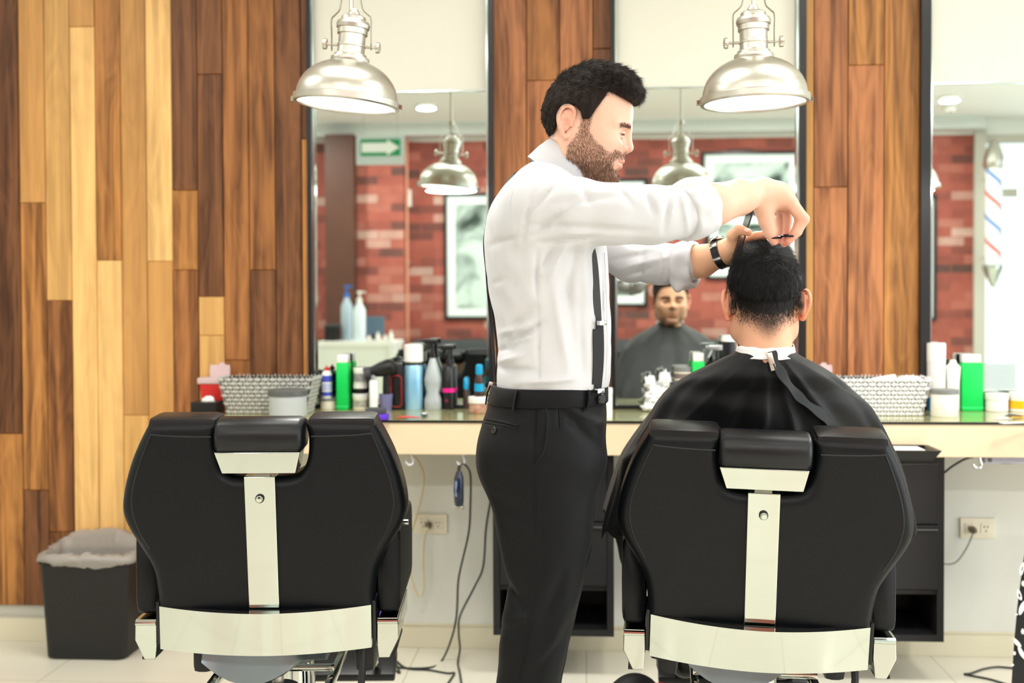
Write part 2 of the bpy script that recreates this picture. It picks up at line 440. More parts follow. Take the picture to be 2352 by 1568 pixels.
# ---- the wood planks of the mirror wall
def plank_material():
    m = mat('varnished_plank', (150, 95, 55), 0.46, spec=0.35); nt = m.node_tree; b = nt.nodes['Principled BSDF']; L = nt.links.new
    tc = nt.nodes.new('ShaderNodeTexCoord'); at1 = nt.nodes.new('ShaderNodeAttribute'); at1.attribute_name = 'tint'; at2 = nt.nodes.new('ShaderNodeAttribute'); at2.attribute_name = 'shift'
    ad = nt.nodes.new('ShaderNodeVectorMath'); ad.operation = 'ADD'; L(tc.outputs['Object'], ad.inputs[0]); L(at2.outputs['Vector'], ad.inputs[1])
    def noise(scale, detail, dist, sx, sz):
        mp = nt.nodes.new('ShaderNodeMapping'); mp.inputs['Scale'].default_value = (sx, 1, sz); L(ad.outputs[0], mp.inputs[0])
        n = nt.nodes.new('ShaderNodeTexNoise'); n.inputs['Scale'].default_value = scale; n.inputs['Detail'].default_value = detail; n.inputs['Distortion'].default_value = dist; L(mp.outputs[0], n.inputs[0]); return n
    n1 = noise(1.0, 3, 0.8, 28, 1.3); n2 = noise(1.0, 5, 0.3, 130, 4); n3 = noise(1.0, 2, 1.3, 10, 1.7)
    # broad figure as bent streaks
    wv = nt.nodes.new('ShaderNodeMath'); wv.operation = 'MULTIPLY_ADD'; wv.inputs[1].default_value = 5.0; wv.inputs[2].default_value = 0; L(n3.outputs['Fac'], wv.inputs[0])
    fr = nt.nodes.new('ShaderNodeMath'); fr.operation = 'PINGPONG'; fr.inputs[1].default_value = 0.5; L(wv.outputs[0], fr.inputs[0])
    r1 = nt.nodes.new('ShaderNodeMapRange'); r1.inputs[1].default_value = 0.40; r1.inputs[2].default_value = 0.60; L(n1.outputs['Fac'], r1.inputs[0])
    r2 = nt.nodes.new('ShaderNodeMapRange'); r2.inputs[1].default_value = 0.3; r2.inputs[2].default_value = 0.7; L(n2.outputs['Fac'], r2.inputs[0])
    s = nt.nodes.new('ShaderNodeMath'); s.operation = 'MULTIPLY_ADD'; s.inputs[1].default_value = 0.60; L(r1.outputs[0], s.inputs[0])
    s3 = nt.nodes.new('ShaderNodeMath'); s3.operation = 'MULTIPLY'; s3.inputs[1].default_value = 0.56; L(fr.outputs[0], s3.inputs[0]); L(s3.outputs[0], s.inputs[2])
    s2 = nt.nodes.new('ShaderNodeMath'); s2.operation = 'MULTIPLY_ADD'; s2.inputs[1].default_value = 0.16; L(r2.outputs[0], s2.inputs[0]); L(s.outputs[0], s2.inputs[2])
    # alpha channel of the tint holds how strongly figured the plank is
    dk = nt.nodes.new('ShaderNodeMix'); dk.data_type = 'RGBA'; dk.blend_type = 'MULTIPLY'; dk.inputs[0].default_value = 1
    dk.inputs[7].default_value = (0.30, 0.235, 0.20, 1); L(at1.outputs['Color'], dk.inputs[6])
    br = nt.nodes.new('ShaderNodeMix'); br.data_type = 'RGBA'; br.blend_type = 'MULTIPLY'; br.inputs[0].default_value = 1
    br.inputs[7].default_value = (1.3, 1.25, 1.15, 1); L(at1.outputs['Color'], br.inputs[6])
    cl_ = nt.nodes.new('ShaderNodeMath'); cl_.operation = 'SUBTRACT'; cl_.use_clamp = True; cl_.inputs[0].default_value = 1; L(s2.outputs[0], cl_.inputs[1])
    fa = nt.nodes.new('ShaderNodeMath'); fa.operation = 'MULTIPLY'; L(at1.outputs['Alpha'], fa.inputs[0]); L(cl_.outputs[0], fa.inputs[1])
    mxf = nt.nodes.new('ShaderNodeMath'); mxf.operation = 'SUBTRACT'; mxf.inputs[0].default_value = 1; L(fa.outputs[0], mxf.inputs[1]); mxf.use_clamp = True
    mx = nt.nodes.new('ShaderNodeMix'); mx.data_type = 'RGBA'; L(mxf.outputs[0], mx.inputs[0]); L(dk.outputs[2], mx.inputs[6]); L(br.outputs[2], mx.inputs[7])
    L(mx.outputs[2], b.inputs['Base Color'])
    bp = nt.nodes.new('ShaderNodeBump'); bp.inputs['Strength'].default_value = 0.12; bp.inputs['Distance'].default_value = 0.002; L(n2.outputs['Fac'], bp.inputs['Height']); L(bp.outputs[0], b.inputs['Normal'])
    return m
plank_m = plank_material()
DK, BR, MB_, TN, GD, LT, OR = (112, 74, 46), (146, 98, 56), (166, 116, 64), (178, 134, 80), (192, 152, 94), (208, 170, 112), (156, 104, 68)
def planks(name, cols, ztop=2.72, zlow=0.13):
    V = []; F = []; T = []; SH = []; b = 0.0025
    for (x0, x1, cuts) in cols:                       # px edges, [(y where the board ends, tone, figure)]
        X0 = at(x0, 690, YM).x; X1 = at(x1, 690, YM).x; top = ztop
        for (ye, tone, fig) in cuts:
            xm = (x0+x1)/2; zb = at(xm, ye, YM).z if ye is not None else zlow; zb = max(zb, zlow)
            dy = random.uniform(0, 0.003)
            q = [(X0, top), (X1, top), (X1, zb), (X0, zb)]; o = len(V)
            y0 = YW; y1 = YM-0.004-dy
            ins = lambda i, d: (q[i][0]+(d if i in (0, 3) else -d), q[i][1]+(-d if i in (0, 1) else d))
            V += [(q[i][0]+(0.0007 if i in (0,3) else -0.0007), y1+b*1.6, q[i][1]) for i in range(4)]
            V += [(ins(i, b)[0], y1, ins(i, b)[1]) for i in range(4)]
            V += [(q[i][0], y0, q[i][1]) for i in range(4)]
            for i in range(4):
                j = (i+1) % 4; F += [(o+i, o+j, o+4+j, o+4+i), (o+8+i, o+8+j, o+j, o+i)]
            F.append((o+4, o+5, o+6, o+7))
            k = random.uniform(1.02, 1.20); c = tuple(v*k for v in lin(tone))+(fig,); T += [c]*12
            s = (random.uniform(0, 50), random.uniform(0, 50), random.uniform(0, 50)); SH += [s]*12
            top = zb
    o = mesh(name, V, F, plank_m, None, False)
    bm = bmesh.new(); bm.from_mesh(o.data); bmesh.ops.recalc_face_normals(bm, faces=bm.faces[:]); bm.to_mesh(o.data); bm.free()
    paint(o, np.array(T)); a = o.data.attributes.new('shift', 'FLOAT_VECTOR', 'POINT'); a.data.foreach_set('vector', np.array(SH, np.float32).ravel())
    return struct(o)
N_ = None
left_cols = [(-130, -72, [(700, BR, 1), (N_, TN, .6)]), (-72, -13, [(300, TN, .6), (N_, BR, 1)]), (-13, 50, [(995, DK, 1), (N_, MB_, 1)]), (50, 109, [(466, TN, .45), (1125, MB_, 1), (N_, DK, 1)]),
  (109, 167, [(690, GD, .5), (1220, BR, 1), (N_, BR, 1)]), (167, 224, [(62, TN, .4), (N_, LT, .4)]), (224, 282, [(598, MB_, .9), (N_, LT, .35)]),
  (282, 340, [(953, TN, .45), (N_, GD, .4)]), (340, 399, [(600, LT, .55), (N_, TN, .3)]), (399, 457, [(437, DK, .9), (620, MB_, .8), (N_, BR, .9)]),
  (457, 516, [(171, DK, .8), (681, DK, .9), (770, GD, .3), (N_, GD, .5)]), (516, 575, [(827, BR, .9), (N_, BR, .8)]), (575, 635, [(620, BR, 1), (865, DK, 1), (N_, GD, .4)]),
  (635, 696, [(N_, DK, 1)]), (696, 716, [(320, DK, .8), (N_, MB_, .7)])]
ZU = at(1000, 1046, YM-0.02).z
planks('wall_planks_left', left_cols)
planks('wall_planks_middle', [(1134, 1211, [(N_, OR, .9)]), (1211, 1287, [(185, BR, .9), (N_, OR, .9)]), (1287, 1363, [(N_, OR, 1)]), (1363, 1408, [(112, DK, .8), (N_, DK, .8)])], zlow=0.87)
planks('wall_planks_right', [(1842, 1868, [(693, TN, .4), (N_, TN, .4)]), (1868, 1946, [(430, OR, 1), (N_, OR, 1)]), (1946, 2029, [(150, MB_, 1), (N_, OR, 1)]), (2029, 2112, [(N_, MB_, .9)])], zlow=0.87)
# skirting
skirt = mat('cream_skirting_tile', (224, 218, 194), 0.25)
zs = at(50, 1418, YM).z
slab('baseboard_front', (XL, YM-0.012, 0), (XR, YW+0.002, zs), skirt, 0.002)
slab('baseboard_left', (XL, YB, 0), (XL+0.012, YM-0.012, zs), skirt)
slab('baseboard_back', (XL+0.012, YB, 0), (XG-0.01, YB+0.012, zs), skirt)

# ---- mirrors: black side posts, white panel above, black rail below
mirror_m = mat('silvered_glass', (226, 236, 230), 0.0, 1.0)
silver_edge = mat('mirror_edge_bevel', (200, 214, 210), 0.12, 1.0)
zmt = at(1176, 207, YM).z
zc_top = at(1176, 946, YM).z       # counter top height
ZCT = 0.862
def station(x0, x1, fl, fr, label, zpan=ZC):
    X0 = at(x0, 690, YM).x; X1 = at(x1, 690, YM).x; wl, wr = fl, fr
    r = empty('wall_mirror', ((X0+X1)/2, YM+0.01, ZCT)); o = r.location
    def part(name, lo, hi, m, bv=0.0015):
        lo = Vector(lo)-o; hi = Vector(hi)-o; return MB().box((lo+hi)/2, hi-lo).build(name, m, r, bevel=bv)
    part('glass', (X0, YM, ZCT+0.012), (X1, YM+0.006, zmt), mirror_m, 0)
    part('upper_panel', (X0, YM-0.004, zmt+0.002), (X1, YM+0.02, 2.72), panelwhite)
    part('top_trim', (X0, YM-0.006, zmt-0.003), (X1, YM+0.01, zmt+0.003), silver_edge, 0)
    part('frame_post', (X0-wl, YM-0.034, ZCT), (X0, YM+0.03, 2.72), black_frame)
    part('frame_post', (X1, YM-0.034, ZCT), (X1+wr, YM+0.03, 2.72), black_frame)
    part('edge_strip', (X0, YM-0.02, ZCT+0.012), (X0+0.008, YM-0.001, 2.72), silver_edge, 0)
    part('edge_strip', (X1-0.008, YM-0.02, ZCT+0.012), (X1, YM-0.001, 2.72), silver_edge, 0)
    part('bottom_rail', (X0, YM-0.02, ZCT), (X1, YM+0.02, ZCT+0.014), black_frame)
    return tag(r, label, 'mirror', 'station mirrors along the counter')
station(722, 1124, 0.016, 0.02, 'tall black framed mirror with white panel above, left of the barber')
station(1413, 1832, 0.015, 0.024, 'tall black framed mirror with white panel above, in front of the caped client')
station(2131, 2560, 0.034, 0.02, 'tall black framed mirror cut off by the right edge, behind the white basket')
# plain band above the planks
slab('trim_2', (XL, YM-0.01, 2.722), (XR, YW+0.01, ZC-0.001), panelwhite)

# ---- the counter
laminate = mat('pale_maple_laminate', (228, 207, 174), 0.35, var=(3, (222, 200, 164)))
def olive_glass():
    return mat('olive_back_painted_glass', (172, 170, 122), 0.12, spec=0.5, coat=.3)
XC0 = at(440, 960, 3.8).x; XC1 = 4.6; YF = 3.63
ct = empty('counter', ((XC0+XC1)/2, 3.84, ZCT))
def cpart(name, lo, hi, m, bv=0.001):
    lo = Vector(lo)-ct.location; hi = Vector(hi)-ct.location; return MB().box((lo+hi)/2, hi-lo).build(name, m, ct, bevel=bv)
cpart('slab', (XC0, YF, ZCT-0.112), (XC1, YM-0.014, ZCT-0.007), laminate, 0.002)
cpart('glass_top', (XC0, YF-0.002, ZCT-0.007), (XC1, YM-0.006, ZCT), olive_glass())
cpart('edge_strip', (XC0, YF-0.004, ZCT-0.008), (XC1, YF-0.0015, ZCT-0.0005), black_frame, 0)
tag(ct, 'long wall-hung counter with pale wood front and olive glass top under the mirrors', 'counter')
# white wall lining below the counter
slab('wall_front_lower', (XC0+0.08, YM-0.013, zs), (XR, YW-0.001, ZCT-0.114), plaster)
slab('trim_3', (XC0+0.08, YM-0.018, zs), (XR, YM-0.012, zs+0.006), skirt)
# ================================================================== things on the counter
def onz(px, py, z):            # where the sight line through a pixel meets the level z
    d = ray(px, py); t = (z-EYE.z)/d.z; return EYE+d*t
def thing(name, loc, label, cat, group=None, rz=0):
    o = empty(name, loc, rz); return tag(o, label, cat, group)
cream = mat('cream_plastic', (232, 226, 205), 0.4); grey_lid = mat('grey_plastic', (120, 122, 120), 0.4)
redp = mat('red_plastic', (205, 38, 34), 0.4); bluep = mat('blue_print', (70, 80, 190), 0.45)
greenp = mat('vivid_green_plastic', (0, 205, 88), 0.35); skyb = mat('sky_blue_print', (95, 175, 225), 0.3, metal=0.3, var=(14, (190, 225, 240)))
clearp = mat('clear_plastic', (238, 244, 244), 0.05, trans=0.85, ior=1.3); brownp = mat('brown_plastic', (52, 34, 28), 0.35)
pinkp = mat('magenta_print', (235, 20, 140), 0.4); cyanp = mat('cyan_plastic', (10, 150, 195), 0.35); yellowp = mat('yellow_print', (240, 185, 20), 0.4)
purple = mat('purple_sponge', (92, 50, 190), 0.8, bump=(300, 0.5, 0.002)); darkgrey = mat('dark_grey_rubber', (62, 62, 68), 0.6)
lilac = mat('lilac_clear_plastic', (150, 150, 205), 0.15, trans=0.5); jelly = mat('dark_red_contents', (120, 30, 45), 0.3, var=(60, (225, 190, 160)))
tubm = mat('white_tub_plastic', (240, 238, 232), 0.35); silverp = mat('silver_plastic', (180, 184, 186), 0.25, metal=0.7)

def lift(px, ybot, Y): return at(px, ybot, Y).z
def S(Y): return FPX/(Y*0.999)     # px per metre
def round_item(name, x0, x1, ytop, label, cat, parts, zb=ZCT, Y=None, n=28, group=None, gap=0.01):
    """parts: list of (name, material, [(radius fraction, height fraction), ...], parent index or None)"""
    xc = (x0+x1)/2; r = (x1-x0)/2/S(3.95)
    if Y is None: Y = YM-r-gap
    r = (x1-x0)/2/S(Y); p = at(xc, 900, Y); h = at(xc, ytop, Y).z-zb
    t = thing(name, (p.x, Y, zb), label, cat, group); made = []
    for (pn, m, prof, par) in parts:
        pf = [(max(a*r, 1e-4), b*h) for a, b in prof]
        made.append(MB().lathe(pf, n=n).build(pn, m, t if par is None else made[par], smooth=True, auto=40))
    return t
def jar(x0, x1, ytop, label, body, lid, zb=ZCT, Y=None, lidf=0.3, band=None, cat='jar', name='cosmetic_jar'):
    P = [('body', body, [(.9, 0), (.95, .03), (.95, 1-lidf)], None), ('lid', lid, [(1, 1-lidf), (1, .97), (.94, 1)], None)]
    if band: P.append(('label', band, [(.965, .15), (.965, 1-lidf-.12)], 0))
    return round_item(name, x0, x1, ytop, label, cat, P, zb, Y)

zt = lambda px, py, Y: at(px, py, Y).z
# --- left mirror
J = jar(735, 773, 914, 'low beige jar with grey lid under the red capped bottle', cream, grey_lid, lidf=.22)
zJ = zt(754, 914, J.location.y)
round_item('squeeze_bottle', 739, 763, 839, 'white squeeze bottle with blue label and red cap, on a beige jar', 'bottle', [
  ('body', white_plastic, [(.9, 0), (1, .04), (1, .74), (.75, .82), (.5, .85)], None), ('cap', redp, [(.55, .84), (.5, .93), (.2, .95), (.12, 1)], None),
  ('label', bluep, [(1.01, .5), (1.01, .7)], 0), ('label', bluep, [(1.01, .08), (1.01, .2)], 0), ('label', mat('pale_blue_print', (190, 198, 232), .4), [(1.008, .24), (1.008, .46)], 0)], zb=zJ, Y=J.location.y-0.005)
def carton(xc, wpx, ytop, ycap, label, w, d, Y, capx=0):
    p = at(xc, 900, Y); h = zt(xc, ytop, Y)-ZCT; hc = zt(xc, ycap, Y)-ZCT
    t = thing('talc_bottle', (p.x, Y, ZCT), label, 'bottle')
    MB().box((0, 0, h/2), (w, d, h), bev=0.005).build('body', greenp, t, smooth=True)
    MB().box((capx, 0, h+(hc-h)/2), (w*.86, d*.86, hc-h), bev=0.004).build('cap', tubm, t, smooth=True)
    MB().box((0, 0, 0.012), (w*1.01, d*1.01, 0.004)).build('seam', mat('pale_green_plastic', (60, 225, 130), .4), t)
    return t
carton(790, 28, 832, 813, 'slim green talc bottle with white cap beside stacked jars', .043, .062, YM-.045)
# --- stacked jars
Yj = YM-.036
r = (846-809)/2/S(Yj)
J1 = jar(809, 846, 903, 'cream tub with white lid, bottom of the stack beside the green bottle', cream, tubm, Y=Yj, lidf=.3, band=mat('dark_print', (60, 62, 60), .5, var=(90, (225, 222, 205))), name='hair_wax_tub', cat='tub')
z1 = zt(828, 903, Yj); z2 = zt(828, 881, Yj)
jar(811, 844, 881, 'black and white jar in the middle of the jar stack', black_plastic, tubm, zb=z1, Y=Yj, lidf=.45, name='hair_wax_tub', cat='tub')
jar(811, 844, 844, 'black labelled jar on top of the jar stack', tubm, tubm, zb=z2, Y=Yj, lidf=.22, band=mat('black_and_white_print', (24, 24, 26), .4, var=(60, (190, 190, 188))), name='hair_wax_tub', cat='tub')
round_item('lotion_tube', 848, 868, 861, 'slim white lotion tube with silver cap', 'tube', [('body', white_plastic, [(.9, 0), (1, .03), (1, .8), (.8, .86)], None), ('cap', silverp, [(.55, .86), (.55, .97), (.3, 1)], None)], Y=3.9)
# hair dryer standing handle-down in a lilac cup
cup = round_item('plastic_cup', 870, 903, 904, 'lilac clear cup holding the black hair dryer', 'cup', [('body', lilac, [(.78, 0), (.8, .02), (1, 1), (.94, 1), (.75, .05)], None)], Y=3.93)
hp = cup.location
hd = thing('hair_dryer', (hp.x, hp.y, ZCT+.012), 'black hair dryer standing nose-left in a lilac cup', 'hair dryer')
zh = zt(886, 845, hp.y)-ZCT-.012
MB().tube([(0,0,0), (0.001,0,zh*.5), (0.006,0,zh-.02)], [.010,.0125,.014], 14).build('handle', black_plastic, hd, smooth=True)
bm_ = MB(); ax = Vector((-1, 0, -.28)).normalized(); c0 = Vector((.028, 0, zh+.008))
bm_.lathe([(.0001, -.006), (.018, -.004), (.027, .004), (.029, .02), (.027, .045), (.021, .07), (.019, .085), (.0001, .085)], c0, 24, ax).build('barrel', black_plastic, hd, smooth=True)
MB().lathe([(.020, .083), (.021, .09), (.022, .106), (.019, .106), (.017, .086)], c0, 20, ax, False, False).build('nozzle', darkgrey, hd, smooth=True)
# black case with red outline
def outline_case():
    Y = 3.965; p = at(912, 900, Y); h = zt(912, 832, Y)-ZCT; t = thing('trimmer_case', (p.x, Y, ZCT), 'black rounded trimmer case with red outline beside the blue can', 'case')
    MB().box((0, 0, h/2), (.05, .03, h), bev=.012).build('shell', black_plastic, t, smooth=True)
    pts = []; w, hh, rr = .0185, h*.33, .014
    for cx, cz, a0 in ((w-rr, hh-rr, 0), (-w+rr, hh-rr, 90), (-w+rr, -hh+rr, 180), (w-rr, -hh+rr, 270)):
        pts += [(cx+rr*math.cos(math.radians(a0+k*15)), -.0156, h*.4+cz+rr*math.sin(math.radians(a0+k*15))) for k in range(7)]
    MB().tube(pts+[pts[0]], .0012, 6).build('red_outline', redp, t, smooth=True)
outline_case()
round_item('spray_can', 929, 972, 790, 'sky blue spray can with large white cap', 'spray can', [('body', skyb, [(.92, 0), (.98, .02), (.98, .64), (.9, .68)], None), ('cap', tubm, [(.94, .72), (1.06, .74), (1.04, .98), (.9, 1)], None), ('collar', black_plastic, [(.9, .68), (.9, .72)], None)])
def sprayer(x0, x1, ytop, ysh, label, body, head, prof, extra=None, Y=None):
    xc = (x0+x1)/2; rr = (x1-x0)/2/S(3.96); Y = Y or YM-rr-.012; p = at(xc, 900, Y); H = zt(xc, ytop, Y)-ZCT; h = zt(xc, ysh, Y)-ZCT
    t = thing('spray_bottle', (p.x, Y, ZCT), label, 'spray bottle')
    b = MB().lathe([(a*rr, z*h) for a, z in prof], n=28).build('body', body, t, smooth=True, auto=50)
    MB().lathe([(.011, h), (.011, h+.012), (.007, h+.014), (.006, H-.022)], n=16).build('collar', black_plastic, t, smooth=True)
    m = MB(); m.box((-.006, 0, H-.012), (.048, .016, .018), bev=.004); m.box((-.034, 0, H-.010), (.012, .009, .009), bev=.002); m.build('trigger_head', head, t, smooth=True)
    MB().tube([(-.018, 0, H-.02), (-.024, 0, H-.035), (-.03, 0, H-.048)], [.0035,.004,.003], 8).build('trigger', head, t, smooth=True)
    if extra: extra(t, b, rr, h)
    return t
mist = mat('misty_plastic', (205, 214, 216), .2, trans=.35)
def fill(t, b, rr, h): MB().lathe([(.2*rr, .004), (.55*rr, h*.08), (.55*rr, h*.3), (.1*rr, h*.31)], n=20).build('dip_tube_holder', tubm, b, smooth=True)
sprayer(974, 1015, 776, 822, 'clear hourglass spray bottle with black trigger', mist, black_plastic, [(.92,0),(1,.03),(.98,.2),(.72,.33),(.95,.5),(.98,.6),(.75,.78),(.42,.95),(.36,1)], fill)
def pinkband(t, b, rr, h):
    MB().lathe([(1.01*rr, h*.38), (1.01*rr, h*.47)], n=28, cap0=False, cap1=False).build('pink_band', pinkp, b, smooth=True)
    MB().lathe([(.0001, 0), (.006, 0), (.006, .0012), (.0001, .0012)], (-.006, -rr*.97, h*.2), 14, (0,-1,0)).build('red_mark', mat('maroon_print', (120, 20, 50), .4), b)
sprayer(1016, 1046, 790, 836, 'black spray bottle with bright pink band', black_plastic, black_plastic, [(.95,0),(1,.02),(1,.9),(.7,.98),(.4,1)], pinkband)
round_item('nail_bottle', 1063, 1077, 866, 'tiny dark bottle with cyan cap right of the black sprayer', 'bottle', [('body', brownp, [(.95,0),(1,.05),(1,.5),(.6,.62)], None), ('cap', cyanp, [(.75,.62),(.85,.7),(.8,.95),(.4,1)], None)])
Yk = 3.84
KJ = round_item('glass_jar', 1076, 1120, 910, 'squat jar of dark red contents under a white lid', 'jar', [('body', jelly, [(.75,0),(.95,.15),(.95,.6)], None), ('lid', tubm, [(1,.62),(1.04,.66),(1.04,.98),(.98,1)], None)], Y=Yk)
zk = zt(1098, 910, Yk)
round_item('nail_bottle', 1090, 1112, 836, 'brown bottle with cyan cap standing on the white jar lid', 'bottle', [('body', brownp, [(1,0),(1.05,.05),(1.05,.5),(.7,.68)], None), ('cap', cyanp, [(.72,.68),(.8,.74),(.76,.96),(.4,1)], None), ('label', cyanp, [(1.06,.16),(1.06,.4)], 0)], zb=zk, Y=Yk)
# purple sponge brush, clips
p = onz(861, 966, ZCT); t = thing('sponge_brush', (p.x, p.y+.02, ZCT), 'purple and grey hair sponge lying on the glass counter top', 'sponge', rz=.1)
MB().box((0,0,.011), (.082,.045,.02), bev=.006).build('base', purple, t, smooth=True); MB().box((0,0,.03), (.066,.04,.022), bev=.008).build('sponge', darkgrey, t, smooth=True)
def hair_clip(px, py, label, m, rz, L=.06):
    p = onz(px, py, ZCT); t = thing('hair_clip', (p.x, p.y, ZCT), label, 'hair clip', rz=rz)
    for s in (-1, 1): MB().tube([(-L/2, 0, .005), (-L*.1, s*.006, .008), (L/2, s*.002, .004)], [.003,.005,.0025], 8, flat=.6).build('jaw', m, t, smooth=True)
    MB().tube([(-L*.1,-.008,.009), (-L*.1,.008,.009)], .004, 8).build('hinge', silverp, t, smooth=True)
hair_clip(938, 962, 'red sectioning clip lying on the counter, left of the black clip', redp, .2, .075); hair_clip(975, 957, 'black sectioning clip lying beside the red clip', black_plastic, -1.2, .05)

# --- sharps containers, tissue box
lidm = mat('milky_pink_plastic', (232, 205, 205), .4, trans=.25)
def sharps(px, label):
    Y = 3.974; p = at(px, 900, Y); t = thing('sharps_container', (p.x, Y, ZCT), label, 'container', 'red sharps containers on the counter')
    s = S(Y); H = .098; m = MB()
    m.rings([[(-.04,-.035,0),(.04,-.035,0),(.04,.035,0),(-.04,.035,0)],[(-.049,-.042,H-.004),(.049,-.042,H-.004),(.049,.042,H-.004),(-.049,.042,H-.004)]]); m.build('bin', redp, t, bevel=.006)
    MB().box((0,0,H+.006), (.11,.090,.022), bev=.004).build('lid', lidm, t, smooth=True)
    f = MB(); f.prism([(-.022,0),(.05,0),(.052,.03),(.05,.046),(.034,.046),(.03,.054),(.016,.054),(.012,.046),(-.02,.046),(-.022,.03)], .004, Matrix.Translation((0,0,H+.015)) @ Matrix.Rotation(PI/2,4,'X')); f.build('lid_flap', lidm, t)
    return t
sharps(497, 'red sharps container behind the black tissue box'); sharps(1876, 'sharps container half hidden behind the client, left of the white basket')
Y = 3.82; p = at(478, 900, Y); t = thing('tissue_box', (p.x-.003, Y, ZCT), 'small black tissue box at the left end of the counter', 'box')
hT = zt(478, 921, Y)-ZCT
MB().box((0,0,hT/2), (.088,.09,hT), bev=.002).build('box', black_plastic, t)
def crumple(name, c, r, m, parent, seed, sq=(1,1,1), sub=4, amp=.35, freq=3.0):
    bm = bmesh.new(); bmesh.ops.create_icosphere(bm, subdivisions=sub, radius=1)
    from mathutils import noise
    for v in bm.verts:
        q = v.co*freq+Vector((seed*7.1, seed*3.3, seed)); n = noise.turbulence(q, 3, False)
        v.co = v.co*(1+amp*(abs(n)*1.4-.7))
        v.co = Vector((v.co.x*r*sq[0], v.co.y*r*sq[1], v.co.z*r*sq[2]))+Vector(c)
    me = bpy.data.meshes.new(name); bm.to_mesh(me); bm.free(); me.materials.append(m); me.polygons.foreach_set('use_smooth', [True]*len(me.polygons))
    return link(bpy.data.objects.new(name, me), parent)
tissue = mat('white_tissue', (246, 246, 244), .9)
crumple('tissue', (.004,0,hT+.002), .022, tissue, t, 3, (1.1,.5,.75))

# --- woven baskets
def basket(px0, px1, label, m1, m2, seed, Y=3.862):
    xa = at(px0, 900, Y-.065).x; xb = at(px1, 900, Y-.065).x; w = xb-xa; h = .125; t = thing('woven_basket', ((xa+xb)/2, Y, ZCT), label, 'basket', 'woven baskets on the counter')
    d = .125; wb, db = w*.83, d*.8; rnd = random.Random(seed)
    def corner(f, sx, sy): return Vector((sx*(wb+(w-wb)*f)/2, sy*(db+(d-db)*f)/2, h*f))
    m = MB(); out = [[corner(f, sx, sy) for sx, sy in ((-1,-1),(1,-1),(1,1),(-1,1))] for f in (0, .97)]
    inn = [[corner(f, sx*.965, sy*.96) + Vector((0,0,.004 if f == 0 else 0)) for sx, sy in ((-1,-1),(1,-1),(1,1),(-1,1))] for f in (.97, 0)]
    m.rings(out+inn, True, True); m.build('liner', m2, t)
    st = MB(); up = MB()
    for (a, b) in (((-1,-1),(1,-1)), ((1,-1),(1,1)), ((1,1),(-1,1)), ((-1,1),(-1,-1))):
        n = 25 if a[1] == b[1] else 13; rows = 9
        nv = Vector((b[1]-a[1], -(b[0]-a[0]), 0)).normalized()
        for k in range(n):
            u = (k+.5)/n
            lo = corner(0,*a).lerp(corner(0,*b), u); hi = corner(1.0,*a).lerp(corner(1.0,*b), u)
            up.tube([lo+nv*.0035, hi+nv*.0035+Vector((rnd.uniform(-.002,.002),0,rnd.uniform(0,.005)))], .0020, 6)
            for r_ in range(rows):
                if (k+r_) % 2: continue
                f = (r_+.5)/rows; ce = corner(f,*a).lerp(corner(f,*b), u)+nv*.005; hw = (corner(f,*b)-corner(f,*a)).length/n*.80
                e = (corner(f,*b)-corner(f,*a)).normalized(); z = (hi-lo).normalized(); hh = h/rows*.37
                pts = [(-hw,-hh*.5),(-hw*.72,-hh),(hw*.72,-hh),(hw,-hh*.5),(hw,hh*.5),(hw*.72,hh),(-hw*.72,hh),(-hw,hh*.5)]
                st.rings([[ce+e*x+z*y for x, y in pts], [ce+e*x*.9+z*y*.8+nv*.0025 for x, y in pts]], False, True)
    up.build('upright_canes', m1, t); st.build('weave', m1, t)
    return t
weave_w = mat('white_paper_cane', (226, 226, 224), .6); weave_g = mat('silver_grey_cane', (186, 186, 178), .55); linerg = mat('basket_dark_lining', (38, 38, 34), .8)  # the grey basket has an even dark lining behind its weave
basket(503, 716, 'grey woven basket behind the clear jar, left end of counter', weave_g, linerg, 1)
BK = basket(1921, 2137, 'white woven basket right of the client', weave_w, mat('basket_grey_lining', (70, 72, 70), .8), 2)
t = thing('paper_roll', BK.location+Vector((.01,-.03,.112)), 'white rolled paper lying in the white basket', 'paper roll', rz=.2)
MB().tube([(-.04,0,0), (.04,0,.012)], .012, 14).build('roll', tissue, t, smooth=True); MB().tube([(-.0405,0,0), (-.041,0,0)], .004, 10).build('core', darkgrey, t)
t = thing('crumpled_towel', BK.location+Vector((.095,-.02,.115)), 'crumpled white towel at the right end of the white basket', 'towel')
crumple('cloth', (0,0,0), .03, tissue, t, 5, (1.5,.8,.6)); 
# clear jar with grey lid before the left basket
Yc = 3.735
round_item('clear_jar', 615, 707, 893, 'clear plastic jar with dark grey lid in front of the grey basket', 'jar', [('body', mat('frosted_clear_plastic', (232, 238, 238), .12, trans=.45, ior=1.2), [(.93,0),(.97,.03),(.97,.76),(.93,.76),(.92,.05),(.01,.04)], None), ('lid', mat('dark_grey_lid', (88, 90, 88), .4), [(1,.76),(1,.96),(.95,1)], None), ('contents', mat('pale_blue_contents', (205, 218, 220), .6), [(.88,.05),(.88,.5),(.01,.52)], 0)], Y=Yc)

